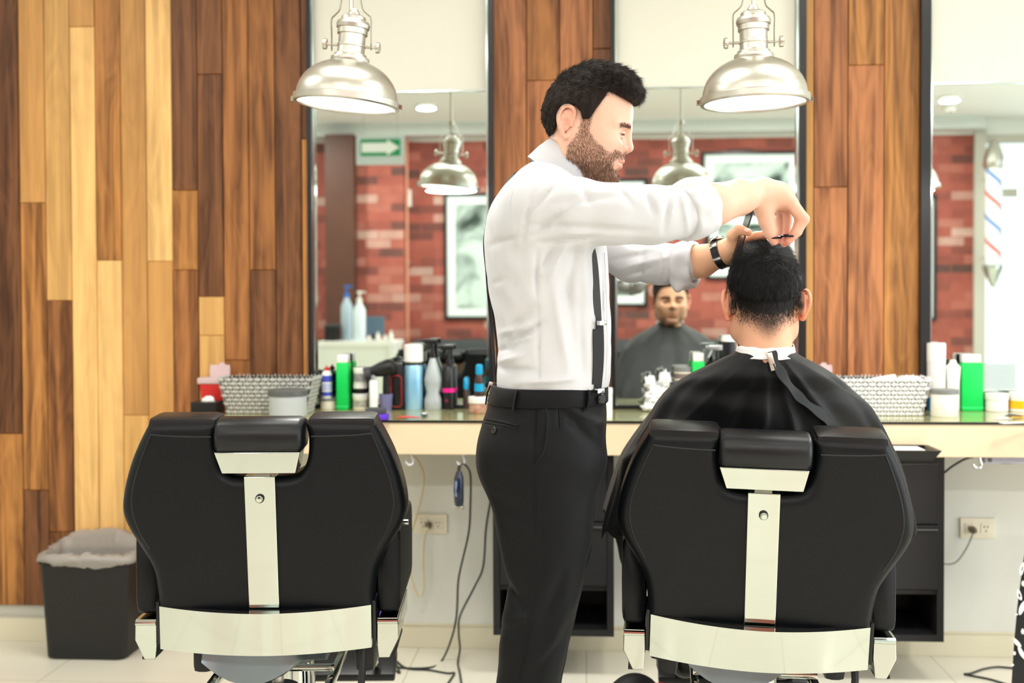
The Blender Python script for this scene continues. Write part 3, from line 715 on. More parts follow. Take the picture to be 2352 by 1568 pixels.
# --- in front of the middle mirror
t = thing('cotton_heap', (at(1512, 900, 3.95).x, 3.94, ZCT), 'heap of crumpled white neck strips before the middle mirror', 'tissue')
rr = random.Random(4)
foil = mat('crumpled_white_paper', (244, 246, 246), .45)
crumple('strip_pile', (0,0,.045), .05, foil, t, 11, (1.0,.8,1.0), 5, .55, 3.2)
crumple('crumpled_strip', (.02,-.01,.11), .024, foil, t, 12, (1,.8,1.4), 4, .55); crumple('crumpled_strip', (-.028,-.005,.10), .022, foil, t, 13, (1,.8,1.3), 4, .55); crumple('crumpled_strip', (-.03,-.02,.016), .018, foil, t, 14, (1.8,.8,.8), 4, .5)
jar(1547, 1590, 873, 'yellow banded jar under a grey banded jar, before the middle mirror', yellowp, grey_lid, lidf=.2, band=yellowp, name='pomade_jar'); zz = zt(1568, 873, 3.985)
jar(1547, 1592, 842, 'beige and grey pomade jar stacked on the yellow jar', cream, grey_lid, zb=zz, Y=3.985, lidf=.35, band=mat('grey_brown_print', (120, 105, 100), .5), name='pomade_jar')
carton(1603, 28, 829, 810, 'green talc bottle rising behind the client\'s left shoulder', .043, .062, YM-.045)
sprayer(1632, 1662, 790, 832, 'black pump bottle behind the client\'s shoulder', black_plastic, silverp, [(.95,0),(1,.02),(1,.9),(.7,.98),(.4,1)], Y=3.93)
jar(1656, 1690, 770, 'tall black canister with white lid beside the client\'s neck', black_plastic, tubm, lidf=.08, name='canister', cat='canister')
jar(1389, 1407, 890, 'narrow white ribbed tub beside the barber\'s waist', tubm, tubm, Y=3.72, lidf=.2, name='cotton_tub', cat='tub')
# --- right mirror
round_item('spray_can', 2130, 2170, 787, 'tall white spray can right of the white basket', 'spray can', [('body', white_plastic, [(.95,.2),(1,.21),(1,.72)], None), ('cap', tubm, [(1.03,.72),(1.03,.98),(.95,1)], None), ('blue_foot', mat('blue_gradient_print', (40, 130, 210), .35), [(.95,0),(1,.01),(1,.2)], 0)])
round_item('lotion_bottle', 2171, 2206, 826, 'white flared lotion bottle left of the green bottle', 'bottle', [('body', tubm, [(.8,0),(.85,.03),(.85,.55),(1,.84)], None), ('cap', tubm, [(1,.84),(1,.86),(.5,.93),(.35,1)], None)])
jar(2138, 2200, 893, 'white jar with dark grey lid, nearest in front of the white can', tubm, grey_lid, Y=3.80, lidf=.17, name='cream_jar')
carton(2230, 49, 832, 813, 'wide green talc bottle at the right mirror', .072, .045, YM-.035, -.003)
jar(2263, 2315, 902, 'low white cream tub right of the green bottle', tubm, tubm, lidf=.35, name='cream_tub', cat='tub')
jar(2318, 2368, 900, 'white tub with yellow band cut by the right edge', tubm, tubm, lidf=.3, band=yellowp, name='cream_tub', cat='tub')
hair_clip(2328, 958, 'black clip on the counter near the right edge', black_plastic, .1, .055)
p = onz(2303, 963, ZCT); t = thing('tweezers', (p.x, p.y, ZCT), 'thin steel tweezers lying before the white tubs', 'tweezers', rz=.15)
for s in (-1, 1): MB().tube([(-.032,0,.002), (0,s*.004,.003), (.032,s*.001,.002)], [.0012,.002,.0012], 6).build('arm', steel, t, smooth=True)
p = onz(2345, 972, ZCT); t = thing('spatula', (p.x, p.y, ZCT), 'small white spatula at the counter edge, far right', 'spatula', rz=.3)
MB().box((0,0,.003), (.09,.012,.004), bev=.0015).build('handle', tubm, t); MB().box((-.055,0,.003), (.03,.022,.003), bev=.001).build('blade', tubm, t)
# ================================================================== pendant lamps
opal = mat('lit_opal_diffuser', (255, 255, 255), .4, emit=(255, 252, 244), es=6.0)
def lamp(px, ybot, Y, tilt, label, proto=None):
    p = at(px, ybot, Y)
    if proto is not None:
        o = copy_tree(proto); o.location = p; tag(o, label, 'pendant lamp', 'industrial dome pendant lamps'); return o
    k = 1/S(Y)
    t = thing('pendant_lamp', p, label, 'pendant lamp', 'industrial dome pendant lamps')
    # the shade hangs a little crooked in its bracket: its parts are built tilted about the thumb screws
    piv = Vector((0, 0, 138*k)); T = Matrix.Translation(piv) @ Matrix.Rotation(tilt, 4, 'Y') @ Matrix.Translation(-piv)
    def put(o): o.data.transform(T); return o
    dome = [(118,0),(122,1),(122,15),(119,17)]
    for i in range(13):
        a = i/12*PI/2*.80; dome.append((117*math.cos(a)**.92, 17+ 84*math.sin(a)/math.sin(PI/2*.80)))
    dome = [(r, z) for r, z in dome]; dome[-1] = (44, 101)
    sh = put(MB().lathe([(r*k, z*k) for r, z in dome]+[(0.001, 101*k)], n=64, cap0=False).build('shade', steel, t, smooth=True, auto=50))
    nk = [(44,100),(45,104),(44,110),(38,112),(37,118),(32,121),(31,134),(33,136),(33,140),(31,142),(31,163),(35,164),(35,176),(38,178),(39,186),(36,193),(29,197),(28,204),(24,207),(13,208),(13,213),(8,222)]
    put(MB().lathe([(r*k, z*k) for r, z in nk]+[(.001,222*k)], n=40).build('neck', steel, t, smooth=True, auto=30))
    put(MB().lathe([(.001,4*k),(60*k,2.5*k),(112*k,4*k),(117*k,8*k),(117*k,12*k)], n=48, cap1=False).build('diffuser', opal, t, smooth=True))
    rim = put(MB().lathe([(112*k,3*k),(113*k,-1*k),(121*k,-1*k),(123*k,2*k),(123*k,15*k),(118*k,16*k)], n=64, cap0=False, cap1=False).build('rim', steel, t, smooth=True, auto=30))
    for s in (-1, 1):
        put(MB().box((s*126*k, 0, 6*k), (9*k,8*k,12*k), bev=.001).build('rim_clip', chrome, t)); 
        put(MB().tube([(s*31*k,0,138*k), (s*60*k,0,138*k)], 3.2*k, 10).build('pivot_rod', steel, t, smooth=True))
        put(MB().lathe([(.001,0),(12*k,0),(13*k,2*k),(12.5*k,8*k),(6*k,10*k),(.001,10*k)], (s*58*k,0,138*k), 16, (s,0,0)).build('thumb_screw', steel, t, smooth=True))
        MB().tube(bez([(s*46*k,0,128*k),(s*46*k,0,165*k),(s*46*k,0,200*k),(s*38*k,0,210*k),(s*27*k,0,222*k),(s*22*k,0,245*k),(s*10*k,0,258*k),(0,0,262*k)], 5), 5*k, 8, flat=.3).build('bracket_arm', steel, t, smooth=True)
    MB().lathe([(5*k,218*k),(5*k,255*k),(12*k,256*k),(12*k,270*k),(5*k,272*k),(5*k,ZC-p.z-.02),(.06,ZC-p.z-.02),(.06,ZC-p.z-.001),(.001,ZC-p.z-.001)], n=20).build('stem', steel, t, smooth=True, auto=40)
    return t
L0 = lamp(808, 243, 2.93, math.radians(5.5), 'brushed steel dome pendant lamp left of the barber')
L1 = lamp(1731, 238, 2.93, math.radians(-1.0), 'brushed steel dome pendant lamp above the caped client')
L2 = lamp(2655, 234, 2.93, 0, 'brushed steel dome pendant lamp reflected in the right mirror', proto=L1)
for i, L in enumerate((L0, L1, L2)):
    a = area('pendant_glow', L.location-Vector((0,0,.012)), .23, .23, 12, (0,0,0), (1,.98,.94), 'DISK')
# ================================================================== below the counter
cabm = mat('black_cabinet_laminate', (26, 27, 29), .4)
def cabinet(x0, x1, ybot, label, yn, YC=3.70):
    X0 = at(x0, 1200, YC).x; X1 = at(x1, 1200, YC).x; zb = at((x0+x1)/2, ybot, YC).z; ztp = ZCT-.114; znic = at((x0+x1)/2, yn, YC).z
    w = X1-X0; D = YM-.02-YC; H = ztp-zb; t = thing('cabinet', ((X0+X1)/2, YC, zb), label, 'cabinet', 'black wall-hung cabinets under the counter'); e = .022
    b = MB(); b.box((-w/2+e/2, D/2, H/2), (e, D, H)); b.box((w/2-e/2, D/2, H/2), (e, D, H)); b.box((0, D/2, e/2), (w-2*e, D, e)); b.box((0, D/2, H-e/2), (w-2*e, D, e)); b.box((0, D-.006, H/2), (w-2*e, .012, H-2*e)); b.box((0, D/2, znic-zb), (w-2*e, D-.02, .014))
    b.build('carcass', cabm, t)
    hz = H-e-(znic-zb); n = 2
    for i in range(n):
        d = MB().box((0, .004, znic-zb+.01+hz*(i+.5)/n), (w-2*e-.004, .02, hz/n-.005), bev=.001).build('drawer', cabm, t)
        MB().tube([(w*.10, -.012, znic-zb+hz*(i+1)/n-.006), (w*.44, -.012, znic-zb+hz*(i+1)/n-.006)], .003, 8).build('handle', mat('dark_metal', (90, 92, 94), .3, metal=.9), d, smooth=True)
    return t
cabinet(1132, 1410, 1460, 'black cabinet with open niche behind the barber\'s legs', 1352)
cabinet(1885, 2169, 1472, 'black cabinet with open niche behind the right chair', 1360)
# tray sticking out under the counter
Y = 3.485; a = at(2062, 1050, Y); b_ = at(2150, 1050, Y); t = thing('tool_tray', ((a.x+b_.x)/2-.03, Y+.06, at(2100, 1056, Y).z), 'black tray of white papers jutting out above the right cabinet', 'tray')
w = .2
MB().rings([[(-w/2+.02,-.06,0),(w/2-.02,-.06,0),(w/2-.02,.07,0),(-w/2+.02,.07,0)],[(-w/2,-.075,.03),(w/2,-.075,.03),(w/2,.07,.03),(-w/2,.07,.03)],[(-w/2+.012,-.066,.03),(w/2-.012,-.066,.03),(w/2-.012,.06,.03),(-w/2+.012,.06,.03)],[(-w/2+.03,-.05,.006),(w/2-.03,-.05,.006),(w/2-.03,.06,.006),(-w/2+.03,.06,.006)]]).build('pan', black_plastic, t)
MB().box((-.01,0,.018), (.14,.09,.02)).build('papers', tissue, t)
MB().box((0,.13,-.008), (w*.5,.24,.008)).build('slide_rail', black_plastic, t)
# outlets
def outlet(px, py, label):
    Y = YM-.014; p = at(px, py, Y); t = thing('wall_outlet', p, label, 'outlet', 'cream wall outlets')
    MB().box((0,-.004,0), (.118,.008,.07), bev=.002).build('plate', cream, t)
    for s in (-1, 1):
        MB().box((s*.027,-.009,0), (.034,.004,.036), bev=.0015).build('socket', cream, t)
        f = MB()
        for dx, dz in ((-.006,.006),(.006,.006),(0,-.008)): f.box((s*.027+dx,-.0115,dz), (.0025,.002,.007))
        f.build('slots', darkgrey, t)
    return t
outlet(990, 1202, 'cream wall outlet with a plug, left of the barber\'s legs'); outlet(2244, 1212, 'cream wall outlet with a plug, right of the black cabinet')
whitecord = mat('ivory_cable', (214, 204, 172), .5); blackcord = mat('dark_green_black_cable', (36, 42, 34), .45)
def plug(px, py, label, m):
    Y = YM-.026; p = at(px, py, Y); t = thing('plug', (p.x, Y, p.z), label, 'plug')
    MB().lathe([(.001,.0),(.012,.0),(.013,-.012),(.009,-.028),(.004,-.036),(.001,-.036)], (0,0,0), 16, (0,1,0)).build('body', m, t, smooth=True); return t
def cable(pts, Ys, m, r, label, n=8):
    """pts in picture coordinates with their own distance each"""
    P = [at(x, y, Y) if Y is not None else onz(x, y, r) for (x, y), Y in zip(pts, Ys)]
    o = MB().tube(bez(P, n), r, 8).build('cable', m, smooth=True); return tag(o, label, 'cable')
k = lambda L: [(840+x/2.762, 1000+y/2.762) for x, y in L]
pl1 = k([(400,566)])[0]; plug(*pl1, 'grey plug in the left outlet', mat('grey_brown_plug', (120, 112, 92), .5))
cable([(915, 1040)]+k([(300,130),(345,190),(368,260),(350,400),(300,580),(262,700),(262,800),(300,940),(340,1022),(366,960),(362,800),(372,640),(396,580)]), [3.97]*11+[3.975,3.975,3.97], whitecord, .0042, 'ivory cable looping below the counter to the left outlet')
cable(k([(600,196),(618,180),(645,200),(665,260),(664,450),(652,620),(600,850),(585,950),(575,1150),(540,1300),(480,1430)])+k([(400,1472),(200,1470),(110,1440),(20,1400)]), [3.60,3.61,3.62,3.66,3.7,3.74,3.78,3.8,3.84,3.86,3.875,None,None,None,None], blackcord, .0035, 'dark cable running from the hanging clipper down to the floor')
cable(k([(800,380),(785,450),(762,600),(745,830),(690,960),(600,1140),(590,1250),(598,1350),(584,1440),(596,1500),(612,1600)]), [3.9,3.9,3.9,3.9,3.9,3.9,3.9,3.9,None,None,None], blackcord, .0035, 'dark cable hanging just left of the barber\'s legs')
cable(k([(60,125),(130,250),(236,480),(252,560),(280,700),(270,820),(236,950),(150,1180),(60,1390)]), [3.8,3.79,3.76,3.75,3.75,3.75,3.76,3.78,None], blackcord, .0035, 'short dark cable bulging out right of the left chair')
cable(k([(-120,1300),(40,1320),(100,1340),(180,1415),(260,1475),(400,1487),(520,1507),(562,1505),(540,1545),(500,1600)]), [None]*10, blackcord, .0035, 'dark cable lying on the floor with a sharp bend')
cable(k([(-150,1420),(0,1412),(80,1405),(140,1445),(215,1505),(185,1430),(175,1400)]), [None]*7, blackcord, .0035, 'short tangled cable on the floor by the left chair')
# clipper and hooks
hookm = mat('white_coated_hook', (232, 232, 238), .35)
def hook(px, label, Y=3.655, m=hookm):
    p = at(px, 1047, Y); z = ZCT-.112; t = thing('cup_hook', (p.x, Y, z), label, 'hook', 'hooks under the counter front')
    MB().lathe([(.001,0),(.007,0),(.007,-.003),(.003,-.004),(.001,-.004)], n=14).build('flange', m, t, smooth=True)
    MB().tube(bez([(0,0,0),(.002,0,-.012),(.005,0,-.022),(.003,0,-.034),(-.006,0,-.038),(-.013,0,-.034),(-.02,0,-.026)], 5), .0032, 8).build('hook', m, t, smooth=True); return t
hook(945, 'white cup hook under the counter, left of the hanging clipper'); hook(1063, 'white cup hook holding the clipper cable'); hook(2250, 'small metal cup hook under the counter at far right', m=chrome)
Y = 3.62; p = at(1054, 1082, Y); t = thing('hair_clipper', p, 'dark blue black hair clipper hanging head down from a hook', 'hair clipper')
navy = mat('navy_gloss_plastic', (24, 32, 52), .2, coat=.4)
MB().tube([(0,0,0),(0,0,-.02),(-.001,0,-.06),(0,0,-.10),(0,0,-.112)], [.010,.0185,.021,.019,.016], 18, flat=.8).build('body', navy, t, smooth=True)
MB().box((0,-.003,-.117), (.03,.022,.012), bev=.002).build('blade', steel, t); MB().box((-.007,-.0165,-.055), (.007,.006,.05), bev=.002).build('switch_strip', mat('pale_blue_gloss', (120, 140, 180), .2), t, smooth=True)
MB().tube([(0,0,.0),(0,0,.012),(.003,0,.02)], [.005,.0045,.0035], 8).build('cord_guard', blackcord, t, smooth=True)
# power strip
Y = 3.70; a = at(2257, 1056, Y); t = thing('power_strip', (a.x+.17, Y, ZCT-.114-.012), 'pale lavender power strip fixed under the counter at far right', 'power strip')
MB().box((0,0,0), (.34,.045,.022), bev=.003).build('body', mat('lavender_white_plastic', (206, 206, 226), .4), t)
MB().box((-.155,-.0235,0), (.012,.003,.012), bev=.001).build('switch', grey_lid, t)
for i in range(4): MB().box((-.1+i*.07,0,-.0115), (.03,.03,.003)).build('socket', grey_lid, t)
kk = lambda L: [(2020+x/2.762, 1000+y/2.762) for x, y in L]
plug(*kk([(588,595)])[0], 'grey plug in the right outlet', mat('grey_brown_plug', (120, 112, 92), .5))
cable(kk([(600,605),(560,700),(500,790),(450,815),(400,812),(330,800)]), [3.985]*6, mat('grey_cable', (150, 150, 138), .5), .003, 'thin grey cable from the right outlet into the black cabinet')
cable(kk([(600,135),(540,150),(470,190),(420,228),(380,260)]), [3.8,3.8,3.82,3.84,3.85], blackcord, .0035, 'dark cable tucked under the counter right of the black cabinet')
cable(kk([(920,1480),(820,1472),(740,1467),(660,1480),(580,1508),(540,1512),(600,1525),(700,1545),(800,1575),(900,1610)]), [None]*10, blackcord, .0035, 'dark cable looped on the floor at far right')

# bin with liner
def bin_():
    Y0 = 3.80; xl = at(112, 1500, Y0).x; xr = at(322, 1500, Y0).x; w = .285; t = thing('waste_bin', (xl+w/2-.022, Y0+.105, 0), 'black plastic waste bin with clear liner, left of the empty chair', 'bin')
    H = at(95, 1290, Y0-.03).z; wb, wt, db, dt = w, .325, .18, .195
    def rr(w, d, z, c=.03, n=5):
        o = []
        for sx, sy, a0 in ((1,1,0),(-1,1,90),(-1,-1,180),(1,-1,270)):
            for k_ in range(n): a = math.radians(a0+90*k_/(n-1)); o.append(Vector((sx*(w/2-c)+c*math.cos(a), sy*(d/2-c)+c*math.sin(a), z)))
        return o
    bm_ = mat('black_bin_plastic', (22, 22, 22), .5, bump=(500, .15, .001))
    f = lambda u: (wb+(wt-wb)*u, db+(dt-db)*u, H*u)
    MB().rings([rr(wb-.02, db-.02, 0), rr(*f(.02))]+[rr(*f(u)) for u in (.3,.6,.94)]+[rr(f(.95)[0]+.012, f(.95)[1]+.012, H*.95), rr(wt+.014, dt+.014, H), rr(wt-.004, dt-.004, H), rr(f(.1)[0]-.01, f(.1)[1]-.01, H*.06)]).build('bin', bm_, t, smooth=True, auto=50)
    # liner: a wavy skirt folded over the rim and standing up at the back
    n = 96; from mathutils import noise
    R = []
    for j, (off, dz) in enumerate(((.012,-.016),(.018,-.010),(.019,-.001),(.012,.012),(-.008,.018),(-.02,-.01),(-.035,-.09))):
        ring = []
        for i in range(n):
            a = 2*PI*i/n; c, s = math.cos(a), math.sin(a); e = 5.0; q = (abs(c)**e+abs(s)**e)**(-1/e)
            x = c*q*(wt/2+off); y = s*q*(dt/2+off); nz = noise.noise(Vector((c*3, s*3, j*.25)))*.009 + noise.noise(Vector((c*11, s*11, j*.9)))*.008
            back = .055*max(0, s)**2*(1 if j in (2,3,4) else (.5 if j == 5 else 0)); x *= 1+noise.noise(Vector((c*7, s*7, j*.7+5)))*.03; y *= 1+noise.noise(Vector((c*7, s*7, j*.7+9)))*.03
            lift_ = (.010*(math.sin(a*2+1.2)) if j == 0 else 0)
            ring.append(Vector((x, y, H+dz+nz+back+lift_)))
        R.append(ring)
    lm = mat('translucent_bin_liner', (205, 198, 190), .25, trans=.2, alpha=.62, bump=(70, .5, .004))
    MB().rings(R, False, False).build('liner', lm, t, smooth=True, auto=80)
bin_()
# red trimmed black bag on the floor between the barber and the right chair
Y = 3.0; p = at(1450, 1568, Y)
t = thing('tool_bag', (p.x, Y, 0), 'black bag with red piping at the bottom edge, left of the right chair', 'bag')
zb_ = at(1455, 1556, Y).z
bagm = mat('black_nylon', (24, 24, 26), .6, bump=(400,.3,.001))
F_ = Field((-.12,-.1,-.02), (.13,.1,zb_+.03), .005)
F_.ell((0,0,zb_*.5), (.085,.06,zb_*.52), .02); F_.ell((.02,0,zb_*.75), (.06,.045,zb_*.27), .03)
V, Q = F_.mesh(); mesh('body', V, Q, bagm, t)
MB().tube(bez([(-.075,-.045,zb_*.87),(-.03,-.055,zb_*.955),(.03,-.05,zb_*.985),(.08,-.035,zb_*.99)], 8), .004, 8).build('piping', redp, t, smooth=True)
# patterned black cloth at the right edge
Y = 3.35
def cloth():
    P = [(2352,1200),(2346,1300),(2334,1380),(2326,1470),(2320,1600)]
    top = at(2352, 1190, Y).z; t = thing('patterned_drape', (at(2400, 1400, Y).x, Y, 0), 'black cloth with white paisley pattern hanging at the right edge', 'cloth')
    R = []; m = mat('black_bandana_cloth', (24, 26, 26), .7, bump=(200,.2,.001))
    for z in np.linspace(.02, top+.1, 30):
        py = 690+(1.25-z)*FPX/Y; xl = at(np.interp(py, [1150,1243,1275,1373,1453,1568,1700], [2366,2349,2344,2331,2324,2317,2312]), 1400, Y).x-t.location.x
        R.append([Vector((xl, -.02, z)), Vector((xl+.05, -.035+.01*math.sin(z*9), z)), Vector((xl+.14, -.02, z)), Vector((xl+.26, -.03, z)), Vector((xl+.28, .06, z)), Vector((xl+.14, .05, z)), Vector((xl+.02, .03, z))])
    MB().rings(R).build('cloth', m, t, smooth=True, auto=60)
    pr = MB(); wm = mat('white_print', (225, 225, 225), .7)
    def blob(px, py, w, h, a, hole=False):
        c = at(px, py, Y-.036)-t.location; n = 16; ring = []
        for i in range(n):
            q = 2*PI*i/n; x, z = w*math.cos(q), h*math.sin(q)*(1+.25*math.cos(q)); ring.append(Vector((c.x+x*math.cos(a)-z*math.sin(a), c.y, c.z+x*math.sin(a)+z*math.cos(a))))
        if hole: inner = [Vector((c.x,c.y,c.z))+(v-Vector((c.x,c.y,c.z)))*.45 for v in ring]; pr.rings([ring, inner], False, False)
        else: pr.rings([ring, [v+Vector((0,.003,0)) for v in ring]])
    for a in ((2347,1306,.006,.019,-.2,True),(2341,1366,.006,.016,.3,True),(2348,1395,.007,.022,-.4),(2336,1476,.006,.016,.7),(2347,1500,.006,.022,.5),(2330,1500,.004,.005,0),(2335,1411,.004,.002,.3),(2326,1527,.004,.003,.4),(2350,1340,.004,.008,0),(2349,1450,.004,.008,0)): blob(*a)
    pr.build('printed_pattern', wm, t)
cloth()
# ================================================================== barber chairs
leather = mat('black_leather', (9, 12, 16), .42, bump=(420, .25, .0006), spec=.28)
leather2 = mat('black_leather_smooth', (13, 16, 20), .36, bump=(420, .2, .0005), spec=.45)
gun = mat('brushed_steel_pan', (150, 165, 172), .32, metal=.85)
def chair(Yb, px0, rz, recline, roll, label, dz=0):
    """origin on the floor under the middle of the back; local x right, y towards the mirror"""
    s = 1070.0; cx = 610
    base = at(px0, 1400, Yb); t = thing('barber_chair', (base.x, Yb, 0), label, 'barber chair', 'black and chrome barber chairs', rz)
    L = lambda px, py: ((px-cx)/s, 1.25+(692-py)/s+dz)
    T = Matrix.Translation((0, 0, .52)) @ Matrix.Rotation(recline, 4, 'X') @ Matrix.Rotation(roll, 4, 'Y') @ Matrix.Translation((0, 0, -.52))
    def put(o, M=T): o.data.transform(M); return o
    def smooth_outline(P, n=5):
        N = len(P); out = []
        for i in range(N):
            p0, p1, p2, p3 = (Vector(P[(i+k) % N]) for k in (-1, 0, 1, 2))
            for k in range(n):
                u = k/n; out.append(0.5*((2*p1)+(p2-p0)*u+(2*p0-5*p1+4*p2-p3)*u*u+(-p0+3*p1-3*p2+p3)*u**3))
        return out
    half = [(712,968),(790,965),(862,967),(872,975),(905,1040),(927,1105),(937,1160),(934,1192),(920,1225),(892,1272),(870,1318),(861,1380),(857,1420),(760,1425),(610,1428)]
    full = half + [(1220-x, y) for x, y in half[::-1][1:]]
    notch = [(508,968),(506,1000),(507,1045),(516,1075),(532,1090),(560,1096),(610,1097),(660,1096),(688,1090),(704,1075),(713,1045),(714,1000)]
    full = full[:-1]+notch
    P = smooth_outline([L(x, y) for x, y in full], 4)
    # cushion: the outline thickened and rounded
    D = .105; PP = [(p.x, p.y) for p in P]; xs = [p[0] for p in PP]; zs2 = [p[1] for p in PP]
    fl = Field((min(xs)-.02, -.02, min(zs2)-.02), (max(xs)+.02, D+.02, max(zs2)+.02), .0045)
    def cush(X, Y, Z):
        d2 = poly_sdf(PP, X, Z); r = .026; hy = np.abs(Y-D/2)-D/2
        puff = -.002*np.exp(-(X/.22)**2)*np.exp(-((Z-.78)/.2)**2)*(Y < D/2)
        a_, b_ = d2+r, hy+r+puff; return np.sqrt(np.maximum(a_, 0)**2+np.maximum(b_, 0)**2)+np.minimum(np.maximum(a_, b_), 0)-r
    fl.put(cush, (min(xs), 0, min(zs2)), (max(xs), D, max(zs2)))
    bk = put(to_obj('backrest', fl, leather, t, 3))
    # piping seams on the two shoulder pads
    for sgn in (1, -1):
        m = MB()
        q = [(724,1001),(760,1001),(820,999),(862,995)]; q = [(cx+sgn*(x-cx), y) for x, y in q]
        m.tube(bez([Vector((L(x,y)[0], .0003, L(x,y)[1])) for x, y in q], 4), .0018, 6)
        q = [(872,993),(897,1050),(916,1105),(924,1150),(920,1185),(908,1220),(884,1262)]; q = [(cx+sgn*(x-cx)*.955, y) for x, y in q]
        m.tube(bez([Vector((L(x,y)[0], .0004, L(x,y)[1])) for x, y in q], 4), .0016, 6)
        put(m.build('piping', leather2, bk, smooth=True))
    for sgn in (1, -1):
        c = L(cx+sgn*182, 983); put(MB().box((c[0], .052, c[1]+.006), (.148, .092, .034), bev=.015).build('shoulder_pad', leather2, bk, smooth=True))
    # headrest: leather roll over a tapered chrome plate
    c = L(605, 999); hr = MB(); w = 201/s/2
    prof = [(-.012,-.036),(-.020,-.02),(-.021,.002),(-.014,.022),(.004,.034),(.04,.036),(.07,.028),(.085,.008),(.082,-.02),(.06,-.036)]
    RR = []
    for x, sc in ((-w, .80), (-w+.004, .92), (-w+.012, 1), (w-.012, 1), (w-.004, .92), (w, .80)):
        RR.append([Vector((c[0]+x, .03+(y-.03)*sc, c[1]+z*sc)) for y, z in prof])
    ho = put(hr.rings(RR).build('headrest', leather2, t, smooth=True, auto=60))
    q = [L(505,1034), L(700,1034), L(689,1083), L(522,1083)]
    V = [Vector((x, y, z)) for y in (-.016, .05) for x, z in q]
    put(MB().add(V, [(0,1,2,3),(7,6,5,4),(0,4,5,1),(1,5,6,2),(2,6,7,3),(3,7,4,0)]).build('headrest_plate', chrome, t, bevel=.002))
    c = L(606, 1092); put(MB().box((c[0], .02, c[1]), (.036, .014, .03)).build('headrest_stem', steel, t))
    q = [L(570,1092), L(641,1092), L(645,1406), L(575,1406)]
    V = [Vector((x, y, z)) for y in (-.010, .03) for x, z in q]
    sp = put(MB().add(V, [(0,1,2,3),(7,6,5,4),(0,4,5,1),(1,5,6,2),(2,6,7,3),(3,7,4,0)]).build('chrome_spine', chrome, t, bevel=.002))
    c = L(606, 1142); put(MB().lathe([(.0001,.004),(.0095,.004),(.0098,0),(.0095,-.002),(.0001,-.002)], (c[0], -.010, c[1]), 20, (0,-1,0)).build('knob_ring', black_plastic, sp, smooth=True, auto=30))
    put(MB().lathe([(.0075,0),(.0075,.006),(.0055,.009),(.0001,.0095)], (c[0], -.0125, c[1]), 20, (0,-1,0)).build('knob', chrome, sp, smooth=True, auto=50))
    # the curved chrome band round the foot of the back, creased in the middle
    R = []; n = 28
    for i in range(n+1):
        u = -1+2*i/n; x = u*.2285; y = -.038*(1-u*u)+.002-.004*(1-abs(u)); zt_ = L(0, 1402)[1]+.004*u*u; zb_ = L(0, 1500)[1]+.001*u*u
        R.append([Vector((x, y, zt_)), Vector((x, y-.001, zb_)), Vector((x, y+.018, zb_)), Vector((x, y+.018, zt_))])
    put(MB().rings(R).build('chrome_band', chrome, t, smooth=True, auto=50))
    for sgn in (1, -1): put(MB().box((sgn*.234, .045, L(0,1440)[1]), (.008, .075, .095), bev=.003).build('hinge_plate', black_plastic, t, smooth=True))
    T2 = Matrix.Identity(4)
    for sgn in (1, -1):
        # arm: upholstered panel, chrome end below
        z0, z1 = L(0, 1428)[1], L(0, 1222)[1]
        arm = MB(); R = []
        for y, e in ((.0,.86),(.006,.96),(.02,1),(.33,1),(.355,.95),(.365,.8)):
            w2 = .027*e; zz = [z0+.004*(1-e)*10, z1-.02*(1-e)*2]
            ring = []
            for k_ in range(20):
                a = 2*PI*k_/20; cc, ss = math.cos(a), math.sin(a); ex = .35
                ring.append(Vector((sgn*.2635+w2*abs(cc)**ex*(1 if cc > 0 else -1), y+.03, (zz[0]+zz[1])/2+(zz[1]-zz[0])/2*e**.3*abs(ss)**.25*(1 if ss > 0 else -1))))
            R.append(ring)
        ao = arm.rings(R).build('armrest', leather, t, smooth=True, auto=60)
        q = [(-.024,-.004),(.024,-.004),(.024,-.045),(.006,-.092),(-.016,-.092),(-.022,-.06)] if sgn > 0 else [(-.024,-.004),(.024,-.004),(.022,-.06),(.024,-.092),(.0,-.092),(-.024,-.045)]
        q = [(sgn*a_, b_) for a_, b_ in ([(-.024,-.004),(.023,-.004),(.024,-.05),(.004,-.092),(-.020,-.092),(-.024,-.05)])]
        V = [Vector((sgn*.2625+x, y+.012, z0+z)) for y in (0, .25) for x, z in q]; N = 6
        MB().add(V, [tuple(range(N)), tuple(range(2*N-1, N-1, -1))]+[(i, (i+1) % N, N+(i+1) % N, N+i) for i in range(N)]).build('chrome_arm_end', chrome, t, bevel=.003)
        MB().tube([(sgn*.2625-.022, .014, z0-.012), (sgn*.2625+.022, .014, z0-.012)], .006, 10).build('end_cap_roll', chrome, t, smooth=True)
        MB().box((sgn*.2625, .13, z0-.094), (.028, .2, .006)).build('foot_pad', black_plastic, t)
    MB().tube([(.29,.10,L(0,1228)[1]), (.302,.10,L(0,1228)[1])], .007, 12).build('arm_bolt', chrome, t, smooth=True)
    # seat, pan, pump column, base
    zs_ = L(0, 1440)[1]
    MB().box((0,.34,zs_-.03), (.47,.48,.13), bev=.03).build('seat', leather2, t, smooth=True)
    R = []
    for i in range(15):
        u = -1+2*i/14; x = u*.135-.01; zlo = .455-.055*max(0, 1-((x+.04)/.11)**2)
        R.append([Vector((x, .03, .478)), Vector((x, .02, zlo+.01)), Vector((x, .05, zlo)), Vector((x, .40, zlo)), Vector((x, .44, .478))])
    MB().rings(R).build('seat_pan', gun, t, smooth=True, auto=50)
    colc = (.014, .24)
    MB().lathe([(.0001,.30),(.0135,.30),(.0135,.46),(.0001,.46)], (colc[0], .06, 0), 20).build('lift_rod', steel, t, smooth=True, auto=40)
